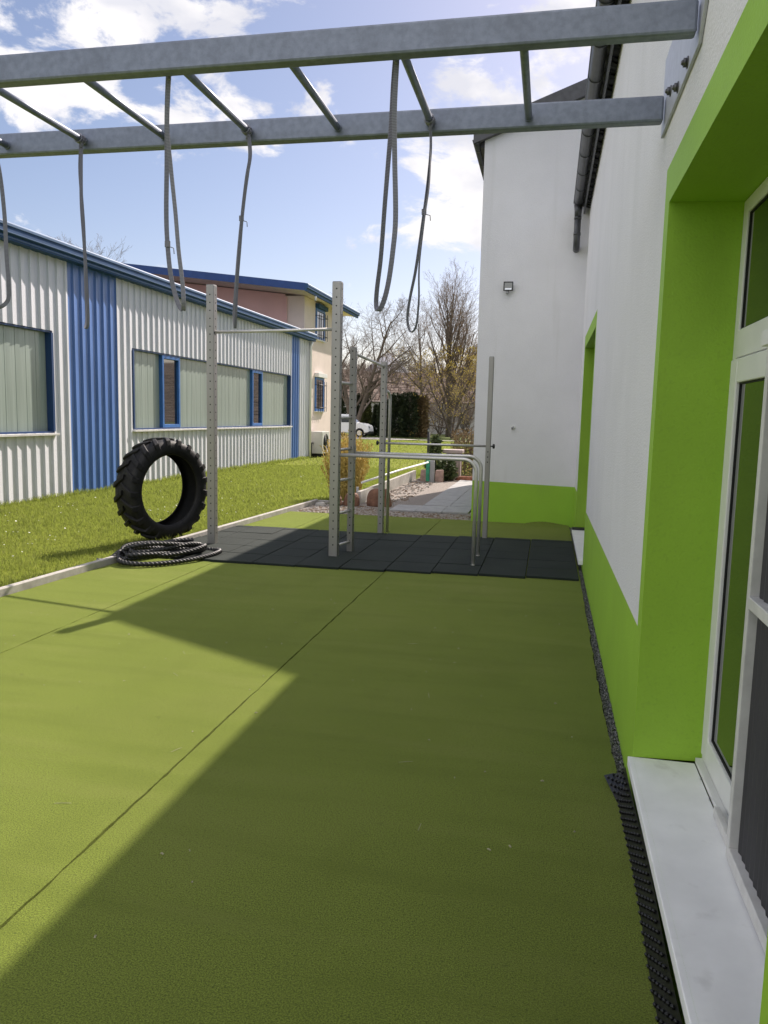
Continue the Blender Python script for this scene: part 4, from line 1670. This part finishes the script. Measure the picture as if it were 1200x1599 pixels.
conifer('cypress', (-14.7, 66, -.1), .36, .36, 2.7, 1100, .17, 63, 'slim young dark conifer in front of the pale far wall', THUJA, 'cone')
conifer('cypress', (-14.15, 67, -.1), .42, .42, 3.3, 1300, .17, 64, 'slim taller young conifer close to the thuja hedge', THUJA, 'cone')
conifer('cypress', (-18.2, 66, -.1), .7, .7, 4.8, 2000, .2, 65, 'dark conifer peeping out beside the corner of the cream house', THUJA, 'column')

bare_tree('weeping_tree', (-8.0, 66, -.1), 6.4, 203, 'yellow-budded tree with arching low branches in front of the tall bare tree', .12, upright=.12,
          counts=(10, 6, 5, 3), first=.12, spread=1.35, bare_mat=TWIGP, minr=.008, leaves=1500, leaf_top=1.0, stems=3, tilt=.45, leaf_size=.075)
for i, (x, y, h, lb) in enumerate(((-12.4, 72, 3.4, 'brown bare bush right behind the dark thuja hedge'), (-10.2, 74, 3.8, 'brown bare bush left of the trunk of the tall tree'), (-7.6, 73, 3.2, 'brown bare bush between the tall tree trunk and the white gable'))):
    bare_tree('bare_bush', (x, y, -.1), h, 100 + i, lb, .05, upright=.6, counts=(9, 6, 4), first=.08, spread=1.2, bare_mat=TWIGP, minr=.010, stems=7, cat='bush', tilt=.5)

# golden bamboo-like grass clump
gb = thing('golden_bamboo', (-3.95, 15.1, 0), 'clump of upright golden yellow stems behind the ladder posts, at the lawn edge', 'ornamental grass')
r = random.Random(77)
ms, ml = MB(), MB()
for i in range(330):
    a, q = r.uniform(0, 6.28), math.sqrt(r.random())
    p = Vector((-3.93 + .30 * q * math.cos(a), 15.0 + .22 * q * math.sin(a), 0))
    h = r.uniform(.75, 1.42) * (1.05 - .25 * q)
    ou = Vector((math.cos(a), math.sin(a), 0)) * (.26 * q + r.uniform(-.08, .12))
    pts = [p + ou * (t ** 1.8) * .75 + Vector((r.uniform(-.015, .015), r.uniform(-.015, .015), h * t)) for t in (0, .3, .6, .85, 1)]
    for u, v in zip(pts[:-1], pts[1:]):
        ms.rod(u, v, .0055, 3)
    for k in range(20):
        t = r.uniform(.12, 1)
        j = min(3, int(t * 4))
        b = pts[j].lerp(pts[j + 1], t * 4 - j)
        d = rot_dir(Vector((0, 0, 1)), r.uniform(.3, 1.2), r.uniform(0, 6.28))
        s = r.uniform(.035, .08)
        sd = d.orthogonal().normalized()
        ml.face([b, b + d * s * .5 + sd * s * .16, b + d * s, b + d * s * .5 - sd * s * .16])
ms.build('stems', GOLD, gb)
ml.build('leaves', GOLDL, gb)


def boulder(name, c, rx, ry, h, seed, label, matl, sub=14, cat='boulder'):
    r = random.Random(seed)
    m = MB()
    ph = [r.uniform(0, 6.28) for _ in range(6)]
    rings = []
    for i in range(9):
        t = i / 8
        k = math.cos(t * 1.45) ** .55
        ring = []
        for j in range(sub):
            a = 2 * math.pi * j / sub
            n_ = 1 + .09 * math.sin(2 * a + ph[0]) + .07 * math.sin(3 * a + ph[1] + t * 2) + .04 * math.sin(7 * a + ph[2] + 4 * t)
            ring.append((c[0] + rx * k * n_ * math.cos(a) + .06 * rx * math.sin(t * 3 + ph[3]), c[1] + ry * k * n_ * math.sin(a), c[2] - .03 + (h + .03) * math.sin(t * math.pi / 2)))
        rings.append(ring)
    m.loft(rings, True)
    return tag(m.build(name, matl, origin=c), label, cat)


boulder('boulder', (-3.03, 14.15, -.01), .225, .16, .33, 3, 'brown-red upright boulder at the foot of the rig post, beside the gravel', BOULDER)
boulder('boulder', (-3.56, 14.05, -.01), .17, .15, .24, 5, 'brown-red rounded boulder at the right foot of the golden bamboo', BOULDER)
boulder('boulder', (-3.86, 13.98, -.01), .13, .12, .22, 6, 'small brown-red boulder seen between the two ladder posts', BOULDER)
boulder('boulder', (-4.08, 13.75, -.01), .10, .08, .07, 8, 'low dark grey stone at the end of the lawn edging', CONC)

# low barrier rail with green-sleeved post
ba = thing('low_barrier', (-3.0, 20, 0), 'low white rail along the lawn edge held by a green sleeved post', 'barrier')
m = MB()
m.box(-2.98, 19.97, -.03, -2.86, 20.05, .545)
bpost = m.build('post', GREYP, ba, bevel=.01)
m = MB()
m.box(-3.075, 19.95, .0, -2.983, 20.06, .545)
m.build('sleeve', SLEEVE, ba, bevel=.008)
m = MB()
m.tube([(-3.02, 19.9, .505), (-3.26, 17.3, .46), (-3.49, 14.55, .385)], .022, 10)
m.build('rail', RAILW, ba)
m = MB()
m.tube([(-3.56, 14.5, -.03), (-3.56, 14.5, .30)], .026, 10)
m.build('post', GREYP, ba)

# planting bed at the end of the path
g = MB()
g.face([(-3.4, 20.45, .006), (-1.2, 20.45, .006), (-1.1, 23.2, .006), (-3.5, 23.0, .006)])
tag(g.build('planting_bed', mat('bed_soil', (.10, .075, .05), .95, var=.4, vscale=14, bump=1, bscale=40, bdist=.03), origin=(0, 0, 0)), kind='structure')
conifer('dwarf_spruce', (-2.98, 20.9, 0), .27, .27, 1.15, 620, .10, 71, 'irregular green dwarf spruce behind the green sleeved barrier post', SPRUCE, 'cone', core=True)
conifer('dwarf_spruce', (-2.62, 20.7, 0), .2, .2, .55, 420, .09, 72, 'low green dwarf conifer in front of the pinkish garden table', SPRUCE, 'ball')
for i, (x, y, lb) in enumerate(((-3.14, 20.2, 'rough pink stone block left of the green sleeved barrier post'), (-2.75, 20.2, 'rough pink stone block right of the green sleeved barrier post'))):
    m = MB()
    k = .105
    m.loft([[(x - k, y - .1, -.02), (x + k, y - .1, -.02), (x + k, y + .1, -.02), (x - k, y + .1, -.02)],
            [(x - k * 1.03, y - .1, .15), (x + k * .95, y - .1, .15), (x + k * 1.02, y + .1, .15), (x - k * .97, y + .1, .15)],
            [(x - k * .9, y - .09, .29), (x + k * .96, y - .085, .31), (x + k * .9, y + .09, .30), (x - k * .93, y + .09, .29)]], smooth=False)
    tag(m.build('stone_block', BLOCKP, bevel=.015), lb, 'stone block')
gt = thing('garden_table', (-2.52, 21.3, 0), 'pinkish stone garden table on a stout leg in front of the brown hedge', 'table')
m = MB()
m.box(-2.82, 21.1, .70, -2.26, 21.55, .80)
m.build('table_top', TABLEM, gt, bevel=.015)
m = MB()
m.box(-2.72, 21.2, 0, -2.58, 21.45, .699)
m.build('leg', TABLEM, gt, bevel=.01)
m = MB()
m.box(-2.46, 21.2, 0, -2.32, 21.45, .699)
m.build('leg', TABLEM, gt, bevel=.01)
gl_ = thing('bollard_lamp', (-3.28, 21.6, 0), 'slim black bollard lamp rising out of the dwarf spruce', 'lamp')
m = MB()
m.tube([(-3.28, 21.6, -.02), (-3.28, 21.6, 1.25)], .038, 10)
m.build('post', BLACKP, gl_)
m = MB()
m.tube([(-3.28, 21.6, 1.251), (-3.28, 21.6, 1.33)], .034, 10)
m.build('lamp_head', LAMPGL, gl_)
m = MB()
m.disc((-3.28, 21.6, 1.331), (0, 0, 1), .042, .025, 10)
m.build('cap', BLACKP, gl_)
hb = thing('beech_hedge', (-1.9, 23.0, 0), 'brown winter-leaved hedge at the end of the paved path', 'hedge')
m, m2 = MB(), MB()
r = random.Random(90)
for i in range(160):
    x = r.uniform(-2.7, -.9)
    y = r.uniform(22.6, 23.5)
    p = Vector((x, y, 0))
    q = p + Vector((r.uniform(-.1, .1), r.uniform(-.1, .1), r.uniform(.9, 1.38)))
    m2.rod(p, q, .006, 3)
for i in range(5200):
    x, y, z = r.uniform(-2.78, -.85), r.uniform(22.45, 23.6), r.uniform(.03, 1.28 + .1 * math.sin(i))
    d = rot_dir(Vector((0, 0, 1)), r.uniform(.2, 2.2), r.uniform(0, 6.28))
    sd = d.orthogonal().normalized()
    s = r.uniform(.03, .06)
    p = Vector((x, y, z))
    m.face([p - sd * s * .4, p + d * s, p + sd * s * .4, p - d * s * .6])
m2.build('stems', BARK, hb)
m.build('foliage', HEDGEB, hb)
boulder('earth_mound', (-2.05, 20.75, 0), .34, .2, .12, 12, 'red-brown mound of crushed brick at the end of the path', BRICKR, cat='mound')
fw = thing('yellow_flowers', (-1.95, 20.85, .0), 'low tuft of yellow spring flowers on the red mound at the path end', 'flowers')
m, m2 = MB(), MB()
r = random.Random(91)
for i in range(70):
    x, y = r.gauss(-1.95, .22), r.gauss(20.82, .10)
    h = r.uniform(.10, .30) if i % 6 else r.uniform(.35, .55)
    b = Vector((x, y, .03))
    t_ = b + Vector((r.uniform(-.05, .05), r.uniform(-.05, .05), h))
    m.rod(b, t_, .004, 3)
    for k in range(4):
        a = k * 1.57 + r.random()
        m2.face([t_, t_ + Vector((.02 * math.cos(a), .02 * math.sin(a), .012)), t_ + Vector((.03 * math.cos(a + .5), .03 * math.sin(a + .5), .0)), t_ + Vector((.02 * math.cos(a + 1), .02 * math.sin(a + 1), .012))])
m.build('stems', SPRUCE, fw)
m2.build('blossoms', CATKIN, fw)
wood_b = MB()
for i in range(8):
    wood_b.box(-1.75, 21.0 + .0, .02 + i * .07, -1.22, 21.06, .08 + i * .07)
tag(wood_b.build('slatted_planter', mat('weathered_wood', (.16, .10, .06), .85, var=.3, vscale=12, stretch=(.3, 1, 1)), bevel=.006), 'brown slatted wooden planter front against the corner of the white gable', 'planter')

# ================================================================== FAR THINGS
# white car
car = thing('parked_car', (-15.5, 58.8, 0), 'white car parked on the driveway, half hidden by the golden bamboo', 'car')
cx0, cy0, cy1 = -17.5, 58.0, 59.7
m = MB()
body = [(0, .42), (.0, .85), (.12, .98), (.35, 1.02), (.62, 1.60), (1.0, 1.70), (1.95, 1.72), (2.35, 1.62), (2.95, 1.12), (3.65, 1.02), (3.98, .86), (4.05, .62), (4.05, .40), (3.7, .32), (3.62, .52), (3.45, .66), (3.2, .66), (3.02, .52), (2.95, .32), (1.12, .32), (1.05, .52), (.88, .66), (.62, .66), (.45, .52), (.38, .34)]
# lower body and cabin as two bevelled prisms so the cabin is narrower
low = [(0, .42), (.0, .85), (.12, .98), (.35, 1.03), (2.95, 1.10), (3.65, 1.02), (3.98, .86), (4.05, .62), (4.05, .40), (3.7, .32), (3.62, .52), (3.45, .66), (3.2, .66), (3.02, .52), (2.95, .32), (1.12, .32), (1.05, .52), (.88, .66), (.62, .66), (.45, .52), (.38, .34)]
m.prism([(cx0 + x, z) for x, z in low], 1, cy0, cy1)
m.build('body', CARP, car, bevel=.05)
m = MB()
cab_b = [(.30, 1.03), (2.98, 1.10)]
ring0 = [(cx0 + .30, cy0 + .05, 1.02), (cx0 + 2.98, cy0 + .05, 1.09), (cx0 + 2.98, cy1 - .05, 1.09), (cx0 + .30, cy1 - .05, 1.02)]
ring1 = [(cx0 + .62, cy0 + .18, 1.62), (cx0 + 2.33, cy0 + .18, 1.64), (cx0 + 2.33, cy1 - .18, 1.64), (cx0 + .62, cy1 - .18, 1.62)]
ring2 = [(cx0 + .85, cy0 + .26, 1.71), (cx0 + 2.1, cy0 + .26, 1.72), (cx0 + 2.1, cy1 - .26, 1.72), (cx0 + .85, cy1 - .26, 1.71)]
m.loft([ring0, ring1, ring2], True, smooth=False)
m.build('cabin', CARP, car, bevel=.03)
m = MB()
for u0, u1, t0, t1 in ((.46, 1.02, .72, 1.02), (1.12, 1.78, 1.10, 1.74), (1.88, 2.80, 1.84, 2.28)):
    m.prism([(cx0 + u0, 1.10), (cx0 + u1, 1.12), (cx0 + t1, 1.56), (cx0 + t0, 1.56)], 1, cy0 + .02, cy0 + .17)
m.build('side_window', CARG, car, bevel=.01)
m = MB()
m.face([(cx0 + 2.93, cy0 + .15, 1.14), (cx0 + 2.93, cy1 - .15, 1.14), (cx0 + 2.41, cy1 - .22, 1.60), (cx0 + 2.41, cy0 + .22, 1.60)])
m.build('windscreen', CARG, car)
for x in (.75, 3.32):
    for y in (cy0 + .10, cy1 - .10):
        m = MB()
        m.tube([(cx0 + x, y - .1, .32), (cx0 + x, y + .1, .32)], .32, 18)
        w_ = m.build('wheel', TYRE, car)
        m = MB()
        m.disc((cx0 + x, y - .101, .32), (0, -1, 0), .2, .012, 14)
        m.build('rim', LAMPREF, w_)
m = MB()
m.box(cx0 + 3.97, cy0 + .1, .70, cx0 + 4.06, cy0 + .45, .84)
m.build('headlight', LAMPGL, car, bevel=.02)
m = MB()
m.box(cx0 + 2.62, cy0 - .16, 1.10, cx0 + 2.78, cy0 + .0, 1.24)
m.build('wing_mirror', CARP, car, bevel=.03)
m = MB()
m.box(cx0 + 1.70, cy0 - .02, .90, cx0 + 1.86, cy0 + .002, .94)
m.build('door_handle', CARP, car)
m = MB()
m.box(cx0 + 3.75, cy0 + .03, .26, cx0 + 4.09, cy1 - .03, .44)
m.build('bumper', BLACKP, car, bevel=.03)

# pale building far behind
fb = thing('far_house', (-13, 82, 0), 'long pale low building far behind the thuja hedge', 'building')
m = MB()
m.box(-22, 80, -.1, -4, 90, 3.05)
m.build('wall', FARW, fb)
m = MB()
m.prism([(79.8, 3.051), (79.8, 3.14), (85, 3.3), (90.2, 3.14), (90.2, 3.051)], 0, -22.2, -3.8)
m.build('roof', FARROOF, fb)
for x in (-20, -17.5):
    m = MB()
    m.box(x, 79.95, 1.1, x + 1.0, 79.999, 2.3)
    w_ = m.build('window', GREYP, fb)
    m = MB()
    m.box(x + .08, 79.93, 1.18, x + .92, 79.948, 2.22)
    m.build('pane', GLASS, w_)

# wooded hillside and the mountain behind it
nx, ny_ = 90, 16
hl = MB()


def hill_h(x, y):
    t = min(1, max(0, (y - 105) / 105))
    ridge = 14.5 + 1.8 * math.sin(x * .031 + .6) + 1.2 * math.sin(x * .083)
    return -.3 + ridge * (t * t * (3 - 2 * t)) + .5 * math.sin(x * .21 + y * .1) * t


rows = []
for j in range(ny_ + 1):
    y = 100 + 170 * j / ny_
    rows.append([(-330 + 560 * i / nx, y, hill_h(-330 + 560 * i / nx, y)) for i in range(nx + 1)])
for j in range(ny_):
    for i in range(nx):
        hl.face([rows[j][i], rows[j][i + 1], rows[j + 1][i + 1], rows[j + 1][i]], smooth=True)
tag(hl.build('hill', HILLM, origin=(0, 105, 0)), kind='structure')
r = random.Random(15)
Q = []
for i in range(900):
    y = 103 + 107 * r.random() ** .9
    x = r.uniform(-.36, -.02) * y + r.uniform(-8, 8)
    z = hill_h(x, y)
    h = r.uniform(1.8, 3.6)
    for k in range(16):
        a = r.uniform(0, 6.28)
        sp = r.uniform(.1, .9)
        b = Vector((x + r.uniform(-.3, .3), y + r.uniform(-.3, .3), z + h * r.uniform(0, .5)))
        t_ = b + Vector((math.cos(a) * sp, math.sin(a) * sp, h * r.uniform(.3, .6)))
        w_ = r.uniform(.02, .05)
        sd = Vector((math.sin(a * 3), math.cos(a * 3), 0)) * w_
        Q.append([tuple(b - sd), tuple(b + sd), tuple(t_ + sd * .3), tuple(t_ - sd * .3)])
tag(quads_object('winter_wood', np.array(Q), [WOODM], 'stuff'))
mn = MB()
rows = []
for j in range(9):
    t = j / 8
    row = []
    for i in range(61):
        x = -420 + 640 * i / 60
        pk = 20 * math.exp(-((x + 133) / 17) ** 2) + 31 * math.exp(-((x + 128) / 55) ** 2) + 25 * math.exp(-((x + 250) / 80) ** 2) + 2.0 * math.sin(x * .13) + 1.2 * math.sin(x * .31)
        row.append((x, 520 + 130 * t, -2 + max(0, pk) * math.sin(t * math.pi / 2)))
    rows.append(row)
for j in range(8):
    for i in range(60):
        mn.face([rows[j][i], rows[j][i + 1], rows[j + 1][i + 1], rows[j + 1][i]], smooth=True)
tag(mn.build('mountain', MOUNT, origin=(-133, 600, 0)), kind='structure')
